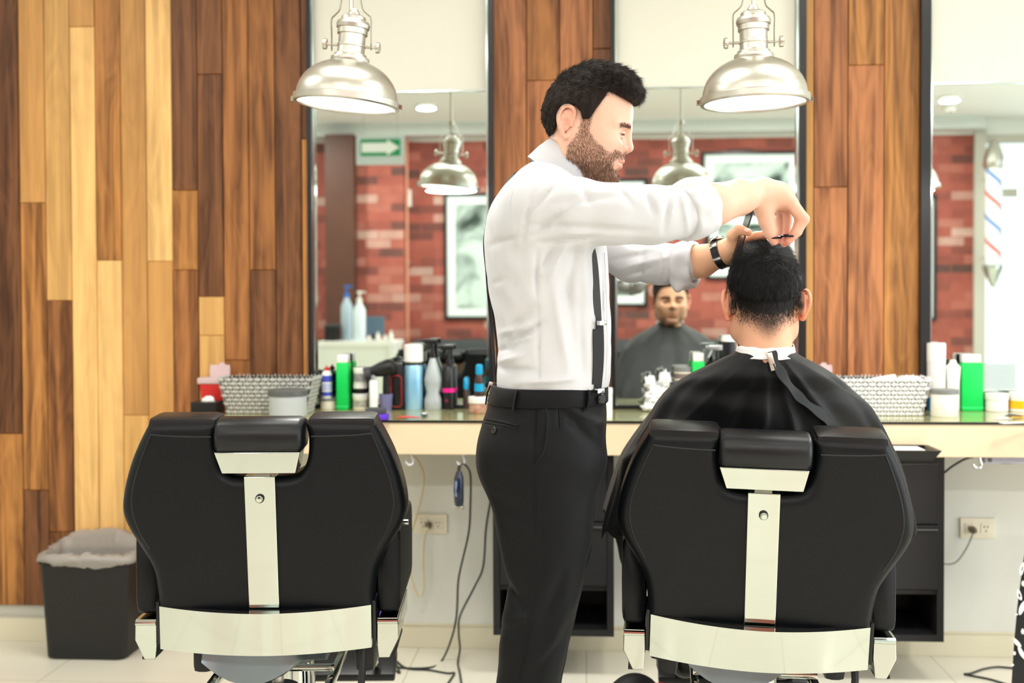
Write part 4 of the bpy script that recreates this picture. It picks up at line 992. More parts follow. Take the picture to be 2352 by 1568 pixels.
    MB().lathe([(.0001,.0),(.30,.0),(.305,.012),(.24,.035),(.10,.05),(.052,.07),(.05,.36),(.047,.39),(.0001,.392)], (colc[0], .26, 0), 48).build('pump_base', chrome, t, smooth=True, auto=40)
    MB().lathe([(.0001,.395),(.045,.395),(.052,.385),(.052,.37),(.03,.36),(.0001,.36)], (colc[0], .06, .0), 28).build('column_collar', black_plastic, t, smooth=True, auto=40)
    fr = MB(); fr.box((0, .03, .395), (.27, .022, .02), bev=.004); fr.box((0, .09, .425), (.27, .02, .012), bev=.003)
    for sgn in (1, -1): fr.box((sgn*.13, .2, .40), (.018, .36, .022), bev=.004)
    fr.build('under_frame', chrome, t, smooth=True)
    MB().tube([(.205,.05,.49),(.205,.03,.44),(.2,.03,.38)], .008, 8).build('recline_lever', black_plastic, t, smooth=True)
    ft = MB(); ft.box((0, .80, .20), (.42, .10, .03), (.5,0,0), bev=.008); ft.build('footrest_pad', leather2, t, smooth=True)
    for sgn in (1, -1): MB().tube([(sgn*.16,.55,.42),(sgn*.16,.68,.26),(sgn*.16,.80,.19)], .012, 10).build('footrest_bar', chrome, t, smooth=True)
    for sgn in (1, -1):
        b_ = MB(); b_.box((sgn*.19, .30, .42), (.05, .2, .09), bev=.018); b_.build('leg_pad', leather2, t, smooth=True)
    return t
CH1 = chair(2.40, 610, math.radians(4.5), math.radians(4), 0, 'empty black leather barber chair with chrome band at left')
CH2 = chair(2.42, 1742, math.radians(-3.5), math.radians(9), math.radians(1.8), 'black leather barber chair in which the caped client sits', -.022)
# ================================================================== people
def head_field(beard=False, neck=((.009,0,-.037),(-.0155,0,-.143)), nr=(.052,.056), wid=1.0, h=.0015):
    """x forward, y left, z up, origin between the ear canals"""
    f = Field((-.125,-.115,-.155), (.150,.115,.155), h)
    f.ell((.018,0,.045), (.096,.074*wid,.091), 0)
    f.ell((.048,0,-.018), (.066,.060*wid,.076), .03)
    for s in (-1, 1):
        f.cone((.012,s*.050*wid,-.052), (.094,s*.011,-.080), .017, .015, .025)
        f.cone((.006,s*.056*wid,-.01), (.014,s*.050*wid,-.055), .016, .016, .02)
        f.ell((.075,s*.041*wid,-.010), (.026,.018,.019), .03)
        f.cone((.1035,s*.010,.031), (.086,s*.046,.031), .0105, .0095, .012)
    for s in (-1, 1): f.ell((.063,s*.036*wid,-.040), (.035,.024,.036), .025)
    f.ell((.088,0,-.042), (.0285,.029,.030), .018)
    f.ell((.097,0,-.080), (.0185,.021,.0175), .014)
    f.cone(neck[0], neck[1], nr[0], nr[1], .03); f.cone((.055,0,-.085), (neck[1][0]+.03,0,neck[1][2]), .022, .030, .035)
    for s in (-1, 1): f.ell((.1165,s*.0315,.0125), (.0165,.0175,.0115), .013, 's')
    # nose
    f.cone((.109,0,.027), (.1225,0,-.004), .0070, .0080, .009); f.ell((.1225,0,-.0085), (.0092,.0092,.0082), .006)
    for s in (-1, 1): f.ell((.1125,s*.0115,-.0135), (.0085,.0065,.0070), .006)
    f.cone((.110,0,-.016), (.119,0,-.0165), .006, .0045, .006)
    for s in (-1, 1): f.ell((.1165,s*.0062,-.0208), (.0048,.0030,.0034), .002, 's')
    # lips
    for s in (-1, 1):
        f.cone((.1080,s*.022,-.0435), (.1165,s*.004,-.0385), .0028, .0046, .004)
        f.cone((.1075,s*.020,-.0455), (.1135,s*.004,-.0505), .0030, .0058, .004)
    for s in (-1, 1): f.cone((.1225,0,-.0442), (.1115,s*.023,-.0446), .0016, .0012, .003, 's')
    f.cone((.1145,-.012,-.0635), (.1145,.012,-.0635), .0045, .0045, .008, 's')
    # eyelids
    for s in (-1, 1):
        e = (.0935, s*.0315, .0115)
        U = [(e[0]+.0136*math.cos(a)-.006*(1-math.cos(a)), e[1]+.0136*math.sin(a), e[2]+.0042*math.cos(a)+.001) for a in np.linspace(-1.15, 1.15, 7)]
        f.chain(U, [.0010,.0018,.0024,.0026,.0024,.0018,.0010], .0045)
        Lw = [(e[0]+.0130*math.cos(a)-.007*(1-math.cos(a)), e[1]+.0130*math.sin(a), e[2]-.0048*math.cos(a)+.0005) for a in np.linspace(-1.1, 1.1, 7)]
        f.chain(Lw, [.0006,.0014,.0018,.0019,.0018,.0014,.0006], .004)
    # ears
    for s in (-1, 1):
        yb = .070*wid
        def E(x, z, o): return (-.0085+x, s*(yb+o), .005+z)
        rim = [E(.009,.006,.004), E(.010,.020,.006), E(.004,.030,.010), E(-.008,.032,.014), E(-.017,.024,.018), E(-.0205,.008,.020), E(-.016,-.008,.017), E(-.008,-.020,.012), E(-.001,-.030,.008), E(.006,-.029,.005), E(.008,-.018,.003)]
        rr_ = [.0030,.0036,.0038,.0038,.0038,.0036,.0034,.0038,.0052,.0050,.0035]; rim2 = [tuple(v) for v in bez(rim, 3)]; f.chain(rim2, list(np.interp(np.linspace(0, 10, len(rim2)), range(11), rr_)), .0025, k0=.005)
        f.chain([E(-.008,.020,.013), E(-.013,.008,.014), E(-.010,-.007,.012), E(-.002,-.014,.008)], [.0028,.0032,.003,.0028], .003)
        f.ell(E(-.006,.003,.006), (.014,.0045,.026), .003); f.ell(E(-.010,.004,-.001), (.012,.013,.024), .008)
        f.ell(E(.009,-.003,.007), (.0035,.0035,.0055), .003)
        f.ell(E(-.002,-.001,.014), (.0065,.0065,.0085), .003, 's')
    return f
def inpoly(P, x, z, soft=.006): return 1-sstep(-soft, soft, poly_sdf(P, x, z))
def eye(parent, e, M, iris):
    V = []; F = []; n, m_ = 20, 14; R_ = .0125; C_ = []
    for i in range(m_+1):
        th = PI*i/m_
        for j in range(n):
            V.append((e[0]+R_*math.cos(th), e[1]+R_*math.sin(th)*math.cos(2*PI*j/n), e[2]+R_*math.sin(th)*math.sin(2*PI*j/n)))
            C_.append(lin((10,8,8)) if th < .25 else (lin(iris) if th < .52 else lin((235,228,222))))
    for i in range(m_):
        for j in range(n): F.append((i*n+j, i*n+(j+1) % n, (i+1)*n+(j+1) % n, (i+1)*n+j))
    V = [M @ Vector(v) for v in V]; o = mesh('eye', V, F, vmat('eyeball', .15), parent); paint(o, np.array(C_)); return o
def strands(name, seeds, normals, flow, length, r, m, parent, M=None, nseg=4, curl=.0, wave=0, rs=None, lift=.35):
    """short tapered hairs, one mesh: grow from the seeds along the flow, leaning off the surface"""
    rs = rs or np.random.RandomState(5); N = len(seeds); P = seeds.copy(); up = normals.copy()
    L = length*(rs.uniform(.65, 1.15, N)) if np.isscalar(length) else length
    d = flow*(1-lift)+up*lift+rs.normal(size=(N,3))*.12; d /= np.linalg.norm(d, axis=1)[:,None]
    side = np.cross(d, up); side /= np.linalg.norm(side, axis=1)[:,None]+1e-9; ph = rs.uniform(0, 6.28, N)
    pts = [P.copy()]
    for k in range(nseg):
        dd = d*(1-.0*k)-up*(lift*curl*k)[:,None] if not np.isscalar(curl) else d-up*(lift*curl*k)
        dd = dd+side*(np.sin(ph+k*1.7)*wave)[:,None]; dd /= np.linalg.norm(dd, axis=1)[:,None]
        P = P+dd*(L/nseg)[:,None]; pts.append(P.copy())
    pts = np.array(pts); up2 = np.cross(side, d); V = []; nr_ = 3
    rad = [r, r, r*.85, r*.6, r*.15, r*.1][:nseg] + [r*.12]
    for k in range(nseg+1):
        for j in range(nr_):
            a = 2*PI*j/nr_; V.append(pts[k]+side*(rad[k]*math.cos(a))+up2*(rad[k]*math.sin(a)))
    V = np.array(V).reshape(nseg+1, nr_, N, 3).transpose(2, 0, 1, 3).reshape(-1, 3); F = []
    base = np.arange(N)*(nseg+1)*nr_
    for k in range(nseg):
        for j in range(nr_):
            a = k*nr_+j; b = k*nr_+(j+1) % nr_; F.append(np.stack([base+a, base+b, base+b+nr_, base+a+nr_], 1))
    F = np.concatenate(F)
    if M is not None: A = np.array(M); V = V @ A[:3,:3].T+A[:3,3]
    return mesh(name, V, F, m, parent)
def seeds_from(V, Q, w, N, rs):
    """N random points on the quads with vertex weight w"""
    c = V[Q].mean(1); a = V[Q[:,2]]-V[Q[:,0]]; b = V[Q[:,3]]-V[Q[:,1]]; nn = np.cross(a, b); ar = np.linalg.norm(nn, axis=1); nn /= ar[:,None]+1e-12
    p = ar*w(c); p /= p.sum(); i = rs.choice(len(Q), N, p=p); u = rs.uniform(0, 1, (N, 2))
    q = V[Q[i]]; P = (q[:,0]*(1-u[:,:1])+q[:,1]*u[:,:1])*(1-u[:,1:])+(q[:,3]*(1-u[:,:1])+q[:,2]*u[:,:1])*u[:,1:]
    return P, nn[i]
skin = vmat('skin', .48, .35, sss=.12, bump=(900, .15, .0004))
hair_b = mat('dark_brown_hair', (40, 31, 26), .42, spec=.4); hair_k = mat('black_hair', (16, 16, 18), .36, spec=.5); beard_m = mat('brown_beard_hair', (112, 78, 56), .5)
def frame(o, fwd, left):
    f = Vector(fwd).normalized(); l = Vector(left); l = (l-f*l.dot(f)).normalized(); u = f.cross(l)
    M = Matrix((f, l, u)).transposed().to_4x4(); M.translation = Vector(o); return M

# ------------------------------------------------ the barber
YBB = 2.47
barber = thing('person', (at(1250, 1500, 2.47).x, 2.47, 0), 'standing person in white shirt, black suspenders and black trousers, cutting hair with scissors and comb', 'person')
OB = barber.location
def bp(px, py, Y): return at(px, py, Y)-OB
HB = frame(bp(1322, 300, YBB), Matrix.Rotation(math.radians(-7), 3, 'Z') @ Vector((math.cos(math.radians(16)), 0, -math.sin(math.radians(16)))), (0.12, 1, 0))
beardP = [(.018,.034),(.038,.034),(.039,0),(.058,-.018),(.076,-.026),(.094,-.034),(.102,-.024),(.121,-.022),(.125,-.033),(.106,-.040),(.101,-.050),(.106,-.062),(.122,-.060),(.124,-.1),(.085,-.125),(.04,-.108),(.012,-.078),(.004,-.045),(.018,-.01)]
hairP = [(.125,.088),(.107,.084),(.081,.087),(.056,.091),(.050,.070),(.0405,.042),(.034,.024),(.020,.020),(.011,.034),(-.004,.044),(-.026,.032),(-.033,.008),(-.036,-.025),(-.052,-.048),(-.085,-.058),(-.13,0),(-.12,.17),(.0,.19),(.16,.17),(.17,.085)]
SKB, SKB2 = np.array(lin((230, 184, 160))), np.array(lin((214, 160, 130)))
def tint_barber(V):
    x, y, z = V.T; c = np.tile(SKB, (len(V), 1))
    def mixc(c, w, col): return c*(1-w[:,None])+np.array(lin(col))*w[:,None]
    ear = sstep(.070, .078, np.abs(y))*gs(x+.009, .02)*gs(z-.005, .04); c = mixc(c, .35*ear, (222, 120, 100))
    c = mixc(c, .35*gs(np.sqrt((x-.115)**2+(z+.012)**2), .012)*sstep(.005,.012,np.abs(y)), (220, 120, 105))
    b = inpoly(beardP, x, z, .005)*sstep(.0, .012, np.abs(y)+.9*(z < -.055)+.9*(z > -.03)*(z < -.015)+.02)
    c = mixc(c, .50*b, (132, 94, 70))
    lip = gs(z+.0415, .0042)*gs(np.maximum(.1095-x, 0), .004)*gs(y, .020)*(x > .104)+.9*gs(z+.0505, .0046)*gs(np.maximum(.107-x, 0), .004)*gs(y, .017)*(x > .104); c = mixc(c, np.clip(lip, 0, 1)*.75, (206, 120, 112))
    h_ = inpoly(hairP, x, z, .006); c = mixc(c, .9*h_, (44, 34, 28))
    brow = gs(z-.0335+.25*np.maximum(np.abs(y)-.03, 0), .0042)*sstep(.012, .018, np.abs(y))*(1-sstep(.046, .054, np.abs(y)))*(x > .08); c = mixc(c, .45*brow, (58, 42, 34))
    c = mixc(c, .5*gs(z-.0155, .0022)*gs(np.abs(y)-.0315, .011)*(x > .09), (60, 40, 36))
    return c
fb = head_field(); HV, HQ = fb.mesh(); HV = relax(HV, HQ, 1, .4)
def limb_hand_right(f):
    P = lambda a: tuple(bp(*a))
    f.chain([P((1560,486,2.32)), P((1640,470,2.375)), P((1700,452,2.43)), P((1748,438,2.475))], [.043,.0435,.037,.0275], .01)
    w = (1752,440,2.478)
    mc = {'little': ((1818,466,2.470), .0135), 'ring': ((1817,468,2.492), .0140), 'middle': ((1806,466,2.514), .0145), 'index': ((1796,466,2.534), .0145)}
    for k_, (q, r) in mc.items(): f.chain([P((1756,440,2.478+(q[2]-2.50)*.5)), P(((1756+q[0])/2+4,(440+q[1])/2-6,q[2]*.6+2.49*.4)), P(q)], [.020,.0190,r], .02)
    f.ell(P((1776,456,2.50)), (.030,.030,.022), .02)
    f.chain([P(mc['little'][0]), P((1846,503,2.464)), P((1831,532,2.470)), P((1812,552,2.478))], [.0135,.0122,.0102,.0082], .004)
    f.chain([P(mc['ring'][0]), P((1838,500,2.488)), P((1827,532,2.494)), P((1808,556,2.500))], [.0135,.0112,.0095,.0078], .004)
    f.chain([P(mc['middle'][0]), P((1809,506,2.514)), P((1806,538,2.514)), P((1801,560,2.512))], [.0130,.0100,.0088,.0074], .004)
    f.chain([P(mc['index'][0]), P((1793,506,2.536)), P((1794,534,2.534)), P((1790,552,2.530))], [.0130,.0100,.0088,.0074], .004)
    f.chain([P((1752,456,2.484)), P((1756,482,2.478)), P((1762,508,2.476)), P((1770,532,2.480)), P((1778,553,2.486))], [.0205,.0205,.0175,.0145,.0100], .006, k0=.02)
def limb_hand_left(f):
    P = lambda a: tuple(bp(*a))
    f.chain([P((1555,606,2.71)), P((1610,600,2.69)), P((1655,583,2.665)), P((1684,572,2.65))], [.040,.0375,.030,.0265], .01)
    for i, (q, r) in enumerate((((1712,556,2.622), .0125), ((1714,562,2.640), .0125), ((1713,569,2.660), .0125), ((1710,578,2.680), .0115))):
        f.chain([P((1684,572,2.648+.006*i)), P(((1684+q[0])/2,(572+q[1])/2-4,(2.65+q[2])/2)), P(q)], [.019,.0175,r], .018)
        if i == 0: f.chain([P(q), P((1738,543,2.602)), P((1754,540,2.592)), P((1763,540,2.585))], [.0125,.0112,.0102,.0085], .004)
        else: f.chain([P(q), P((q[0]+24,q[1]-13,q[2]-.02)), P((q[0]+42,q[1]-4,q[2]-.03)), P((q[0]+52,q[1]+7,q[2]-.034))], [.0120,.0105,.0095,.0080], .004)
    f.chain([P((1688,562,2.632)), P((1683,540,2.610)), P((1698,527,2.592)), P((1718,533,2.582))], [.0170,.0130,.0118,.0090], .005, k0=.016)
def hand_obj(fn, lo, hi, h=.0021):
    f = Field(lo, hi, h); fn(f); V, Q = f.mesh(); V = relax(V, Q, 1, .4); return V, Q
a_ = bp(1550, 640, 2.40); b_ = bp(1880, 380, 2.60)
RV, RQ = hand_obj(limb_hand_right, (a_.x-.02, 2.22-OB.y, a_.z+.03), (b_.x+.02, 2.62-OB.y, b_.z))
a_ = bp(1540, 680, 2.66); b_ = bp(1800, 490, 2.66)
LV, LQ = hand_obj(limb_hand_left, (a_.x-.02, 2.54-OB.y, a_.z), (b_.x+.02, 2.78-OB.y, b_.z+.02))
# torso, upper arms and legs under the clothes: one coarse field
ft_ = Field((-.30,-.32,.02), (.45,.35,1.50), .009)
ft_.ell(bp(1262,560,2.47), (.10,.165,.17), .02); ft_.ell(bp(1268,760,2.47), (.095,.14,.16), .05); ft_.ell(bp(1250,980,2.47), (.10,.145,.12), .05)
ft_.chain([bp(1238,478,2.32), bp(1400,492,2.30), bp(1550,487,2.318)], [.05,.045,.042], .02); ft_.chain([bp(1300,520,2.64), bp(1440,600,2.715), bp(1560,606,2.71)], [.036,.026,.026], .02)
ft_.cone(bp(1300,400,2.47), bp(1255,470,2.47), .05, .07, .03)
for yy in (2.385, 2.565): ft_.chain([bp(1250,1020,yy), bp(1235,1350,yy), bp(1205,1700,yy), bp(1190,1960,yy)], [.075,.052,.045,.035], .03)
TV, TQ = ft_.mesh()
A = np.array(HB); HW = HV @ A[:3,:3].T+A[:3,3]
VV = np.concatenate([HW, RV, LV, TV]); QQ = np.concatenate([HQ, RQ+len(HW), LQ+len(HW)+len(RV), TQ+len(HW)+len(RV)+len(LV)])
def hand_tint(V, tips, base):
    c = np.tile(base, (len(V), 1))
    for t_, r in tips:
        w = gs(np.linalg.norm(V-np.array(t_), axis=1), r)[:,None]*.45; c = c*(1-w)+np.array(lin((226,120,105)))*w
    return c
tipsR = [(bp(1812,552,2.478), .022), (bp(1801,560,2.512), .022), (bp(1778,553,2.486), .016), (bp(1846,503,2.464), .014), (bp(1808,556,2.5), .02)]
tipsL = [(bp(1763,540,2.585), .018), (bp(1718,533,2.582), .014), (bp(1698,527,2.592), .01)]
cc = np.concatenate([tint_barber(HV), hand_tint(RV, tipsR, SKB), hand_tint(LV, tipsL, np.array(lin((226,178,144)))), np.tile(SKB, (len(TV), 1))])
body = mesh('body', VV, QQ, skin, barber); paint(body, cc)
for s in (-1, 1): eye(barber, (.0935, s*.0315, .0115), HB, (60, 44, 34))
for s in (-1, 1):
    e = (.0935, s*.0315, .0115)
    for dz, k_, nm in ((.0, 1, 'eyelashes'),):
        U = [HB @ Vector((e[0]+.0158*math.cos(a), e[1]+.0146*math.sin(a), e[2]+.0030*math.cos(a)-.0006)) for a in np.linspace(-1.1, 1.1, 9)]
        MB().tube(U, [.0002,.0006,.0008,.0009,.0009,.0009,.0008,.0006,.0002], 6).build(nm, hair_b, barber, smooth=True)
# nails
def nail(parent, c, n, up, w=.0048, l=.0062):
    n = Vector(n).normalized(); u = Vector(up); u = (u-n*u.dot(n)).normalized(); s = n.cross(u)
    R_ = [[Vector(c)+u*(l*k*math.cos(a))+s*(w*k*math.sin(a))+n*(.0012*(1-k*k)) for a in np.linspace(0, 2*PI, 14, endpoint=False)] for k in (1, .6, .1)]
    return MB().rings(R_, False, True).build('fingernail', mat('fingernail_pink', (236, 196, 186), .25), parent, smooth=True)
nail(barber, bp(1715,528,2.5735), (.1,-.8,.5), (1,0,-.2))
# hair volume
def hair_field(P, c0, r0, extra, seed, amp, cut=.004, h=.0022, wv=(1,1,1), lo=(-.13,-.12,-.07), hi=(.16,.12,.19)):
    f = Field(lo, hi, h); f.ell(c0, r0, 0)
    for c_, r_ in extra: f.ell(c_, r_, .03)
    f.put(lambda X, Y, Z: wob(X, Y, Z, amp, 190, seed, wv)+wob(X, Y, Z, amp*.8, 420, seed+1, wv)*1.0, lo, hi, op='d')
    f.put(lambda X, Y, Z: poly_sdf(P, X, Z)+0*Y+wob(X, Y, Z, .0007, 500, seed+3), lo, hi, cut, 'i')
    return f
hf = hair_field(hairP, (.014,0,.048), (.094,.0775,.098), [((.074,0,.112), (.036,.054,.024)), ((.093,0,.102), (.019,.044,.016)), ((.04,0,.128), (.05,.052,.022)), ((.024,0,.040), (.040,.0775,.034)), ((-.02,0,.03), (.055,.079,.05))], 3, .0010)
ho = to_obj('hair', hf, mat('dark_brown_hair_mass', (36, 28, 24), .75, spec=.15, bump=(420, .6, .0015)), barber, 1, HB)
rs = np.random.RandomState(11)
HV2, HQ2 = hf.mesh()
wtop = lambda c: (poly_sdf(hairP, c[:,0], c[:,2]) < -.002).astype(float)*(c[:,1]**2+(c[:,0]-.015)**2+(c[:,2]-.03)**2 > .0045)*(1+3*(c[:,2] > .09))
P_, N_n = seeds_from(HV2, HQ2, wtop, 15000, rs)
topw = sstep(.05, .10, P_[:,2])
fl_ = np.stack([np.where(topw > .5, .75, -.15), P_[:,1]*4, np.where(topw > .5, .05, -1.0)], 1); fl_ += rs.normal(size=fl_.shape)*(.12+.22*topw)[:,None]
fl_ -= N_n*(fl_*N_n).sum(1)[:,None]; fl_ /= np.linalg.norm(fl_, axis=1)[:,None]+1e-9
strands('hair_strands', P_-N_n*.0002, N_n, fl_, rs.uniform(.6, 1.1, len(P_))*(.008+.014*topw), .00034, hair_b, barber, HB, 5, curl=.28, wave=.24, rs=rs, lift=.16)
# beard and brows
wb = lambda c: inpoly(beardP, c[:,0], c[:,2], .004)*sstep(.002, .010, np.abs(c[:,1])+.9*(c[:,2] < -.060)+.9*(c[:,2] > -.033)*(c[:,2] < -.015))*(c[:,0] < .1225)
P_, N_n = seeds_from(HV, HQ, wb, 9000, rs); fl_ = np.stack([.35+0*P_[:,0], 0*P_[:,0], -1+0*P_[:,0]], 1)+rs.normal(size=P_.shape)*.22; fl_ -= N_n*(fl_*N_n).sum(1)[:,None]
Lb = (.0040+.006*sstep(-.03, -.09, P_[:,2]))*rs.uniform(.6, 1.2, len(P_))
strands('beard', P_, N_n, fl_, Lb, .00021, beard_m, barber, HB, 4, curl=.15, wave=.25, rs=rs, lift=.3)
wbr = lambda c: gs(c[:,2]-.0335+.25*np.maximum(np.abs(c[:,1])-.03, 0), .0034)*sstep(.012, .017, np.abs(c[:,1]))*(1-sstep(.045, .053, np.abs(c[:,1])))*(c[:,0] > .08)
P_, N_n = seeds_from(HV, HQ, wbr, 620, rs); fl_ = np.stack([-.5+0*P_[:,0], np.sign(P_[:,1]), .15+0*P_[:,0]], 1)+rs.normal(size=P_.shape)*.2; fl_ -= N_n*(fl_*N_n).sum(1)[:,None]
strands('eyebrows', P_, N_n, fl_, .0062, .0002, beard_m, barber, HB, 3, curl=.1, rs=rs, lift=.2)

# shirt
cotton = mat('white_cotton_shirt', (200, 201, 205), .85, bump=(700, .12, .0004), sheen=.1)
XB = lambda px, py, Y=YBB: (bp(px, py, Y).x, bp(px, py, Y).z)
rows = [(374,1222,1275,.052),(388,1200,1300,.085),(408,1180,1325,.130),(432,1157,1348,.166),(462,1137,1368,.192),(500,1121,1383,.204),(545,1115,1390,.203),(600,1117,1395,.192),(650,1122,1399,.182),(700,1131,1400,.174),(745,1139,1402,.170),(790,1144,1403,.170),(830,1143,1402,.170),(868,1141,1400,.170),(898,1142,1393,.168)]
zz = [XB(1260, r[0])[1] for r in rows]; xb_ = [XB(r[1], r[0])[0] for r in rows]; xf_ = [XB(r[2], r[0])[0] for r in rows]
TOR = dict(z=zz, cx=[(a+b)/2 for a, b in zip(xb_, xf_)], ax=[(b-a)/2 for a, b in zip(xb_, xf_)], cy=[0.0]*len(rows), ay=[r[3] for r in rows])
fs = Field((-.20,-.30,zz[-1]-.02), (.46,.36,zz[0]+.06), .0042)
fs.put(slices(n=2.25, **TOR), (-.2,-.3,zz[-1]), (.2,.3,zz[0]))
fs.chain([bp(1245,478,2.325), bp(1330,486,2.295), bp(1420,492,2.29), bp(1500,494,2.30), bp(1568,488,2.322)], [.064,.060,.056,.053,.052], .03, k0=.05)
fs.chain([bp(1290,505,2.635), bp(1380,565,2.70), bp(1450,602,2.715), bp(1520,606,2.712), bp(1572,606,2.70)], [.062,.046,.042,.043,.045], .03, k0=.05)
def cr(p0, p1, w, d, near=True):
    Yn = 2.30 if near else 2.7; a = bp(p0[0], p0[1], Yn); b = bp(p1[0], p1[1], Yn)
    fs.put(crease((a.x, a.z), (b.x, b.z), w*.95, d*1.7, -9 if near else .12, 0.02 if near else 9), (min(a.x,b.x)-.04,-.3,min(a.z,b.z)-.04), (max(a.x,b.x)+.04,.36,max(a.z,b.z)+.04), op='d')
for a in ( ((1225,545),(1330,470),.006,.0045), ((1205,505),(1290,420),.006,.004), ((1180,430),(1240,395),.006,.003), ((1220,520),(1500,535),.007,.004), ((1260,475),(1440,455),.008,.003),
  ((1240,560),(1380,545),.005,.004), ((1330,430),(1360,480),.007,.003), ((1420,440),(1450,480),.006,.004), ((1480,440),(1500,500),.006,.005), ((1535,440),(1520,540),.006,.005), ((1560,430),(1580,540),.005,-.005),
  ((1235,575),(1232,680),.004,.004), ((1275,570),(1245,620),.006,.005), ((1300,568),(1262,640),.006,-.004), ((1320,566),(1300,700),.009,.004), ((1345,570),(1350,720),.010,-.004), ((1290,600),(1330,860),.012,.004),
  ((1230,700),(1150,790),.010,.005), ((1250,740),(1150,800),.006,.006), ((1140,770),(1215,745),.006,-.005), ((1136,812),(1210,785),.005,.006), ((1136,835),(1200,815),.006,-.005), ((1136,850),(1230,850),.006,.005), ((1180,880),(1330,868),.008,-.006),
  ((1235,700),(1238,880),.003,.0025), ((1200,560),(1230,440),.004,.0035), ((1120,560),(1200,545),.006,.003), ((1125,650),(1160,640),.005,.002), ((1270,650),(1310,870),.010,-.003), ((1385,580),(1386,870),.003,.0028), ((1330,700),(1340,870),.008,.003)):
    cr(*a)
for a in (((1400,600),(1500,580),.006,.004), ((1410,620),(1540,590),.006,-.004), ((1430,635),(1500,615),.005,.004), ((1480,570),(1470,650),.006,.004), ((1525,570),(1510,650),.006,-.004), ((1545,575),(1540,650),.005,.004)): cr(*a, near=False)
fs.put(lambda X, Y, Z: wob(X, Y, Z, .0011, 45, 8), (-.2,-.3,zz[-1]), (.46,.36,zz[0]+.05), op='d')
# open neck
fs.chain([bp(1318,360,YBB), bp(1262,440,YBB)], [.060,.060], .004, 's')
shirt = to_obj('shirt', fs, cotton, barber, 2)
# cuffs rolled at the elbows
def cuff(name, c0, c1, c2, r0, r1, r2, drop, seed):
    lo = [min(c0[i], c2[i])-.1 for i in range(3)]; hi = [max(c0[i], c2[i])+.1 for i in range(3)]; f = Field(lo, hi, .0034)
    f.chain([c0, c1, c2], [r0, r1, r2], .01); 
    if drop: f.cone(drop[0], drop[1], drop[2], drop[3], .02)
    f.put(lambda X, Y, Z: wob(X, Y, Z, .0022, 110, seed), lo, hi, op='d')
    d_ = (Vector(c2)-Vector(c0)).normalized(); o = Vector(c2)+d_*.004
    f.put(lambda X, Y, Z: (X-o.x)*d_.x+(Y-o.y)*d_.y+(Z-o.z)*d_.z, lo, hi, .003, 'i')
    o2 = Vector(c0); f.put(lambda X, Y, Z: -((X-o2.x)*d_.x+(Y-o2.y)*d_.y+(Z-o2.z)*d_.z), lo, hi, .003, 'i')
    a = Vector(c1)+(Vector(c1)-Vector(c2))*.1; b = Vector(c2)+d_*.03; f.cone(a, b, r1*.80, r2*.83, .003, 's')
    return to_obj(name, f, cotton, barber, 2)
cuff('rolled_cuff', bp(1560,492,2.318), bp(1584,484,2.335), bp(1610,472,2.355), .057, .062, .061, (bp(1575,520,2.32), bp(1565,540,2.32), .03, .018), 21)
cuff('rolled_cuff', bp(1548,606,2.71), bp(1570,607,2.70), bp(1594,606,2.69), .046, .053, .055, (bp(1565,640,2.69), bp(1556,662,2.68), .022, .012), 22)
# collar
def collar():
    R = []; n = 40; c0 = bp(1296,385,YBB); ax = (bp(1318,360,YBB)-bp(1262,440,YBB)).normalized(); u = Vector((ax.z, 0, -ax.x)).normalized(); v = Vector((0,1,0))
    for (r, h_) in ((.0625,-.022),(.061,.006),(.0605,.022),(.063,.0235),(.0665,.018),(.074,-.004),(.081,-.036),(.0785,-.037),(.070,-.006),(.064,.012)):
        ring = []
        for i in range(n+1):
            a = .45+(2*PI-.9)*i/n; back = (1-math.cos(a))/2; q = c0+u*(r*math.cos(a)*.98)+v*(r*math.sin(a)*.98)+ax*(h_+.010*back-.012*(1-back)); ring.append(q)
        R.append(ring)
    R.append(R[0]); MB().rings(R, False, False, closed=False).build('collar', cotton, barber, smooth=True, auto=70)
collar()
# suspenders following the torso
S_ = {k: spl(TOR['z'], TOR[k]) for k in ('cx', 'ax', 'ay')}
def torso_pt(py, th, off=.004):
    z = XB(1260, py)[1]; n = 2.25; c, s = math.cos(th), math.sin(th); r = (abs(c)**n+abs(s)**n)**(-1/n)
    a, b = float(S_['ax'](z))+off, float(S_['ay'](z))+off; return Vector((float(S_['cx'](z))+a*c*r, b*s*r, z))
def ribbon(name, path, w, m, off=.0015, thick=.0022, parent=barber):
    P = [torso_pt(py, math.radians(th), off) for py, th in path]; P = bez(P, 5); R = []
    for i, p in enumerate(P):
        t_ = (P[min(i+1, len(P)-1)]-P[max(i-1, 0)]).normalized(); c_ = Vector((float(S_['cx'](p.z)), 0, p.z-.02)); o_ = (p-c_); o_ = (o_-t_*o_.dot(t_)).normalized(); s_ = t_.cross(o_)
        ww = w if not callable(w) else w(i/(len(P)-1)); R.append([p-s_*ww/2, p-s_*ww/2+o_*thick, p+s_*ww/2+o_*thick, p+s_*ww/2])
    return MB().rings(R).build(name, m, parent, smooth=True, auto=40)
webb = mat('black_elastic_webbing', (26, 26, 28), .7, bump=(900,.2,.0004)); webb2 = mat('charcoal_elastic_webbing', (52, 52, 54), .7)
sus = ribbon('suspender_strap', [(742,-43),(680,-43),(600,-44),(540,-50),(480,-55),(445,-62)], .019, webb2)
ribbon('suspender_strap', [(402,-172),(430,-179),(470,-182),(540,-183),(600,-183),(700,-182),(800,-180),(878,-178)], .022, webb)
ribbon('suspender_strap', [(883,-43),(830,-43),(780,-43),(742,-43)], .018, webb, off=.006); ribbon('suspender_strap', [(872,-46.5),(830,-46.5),(752,-46.5)], .016, webb, off=.004)
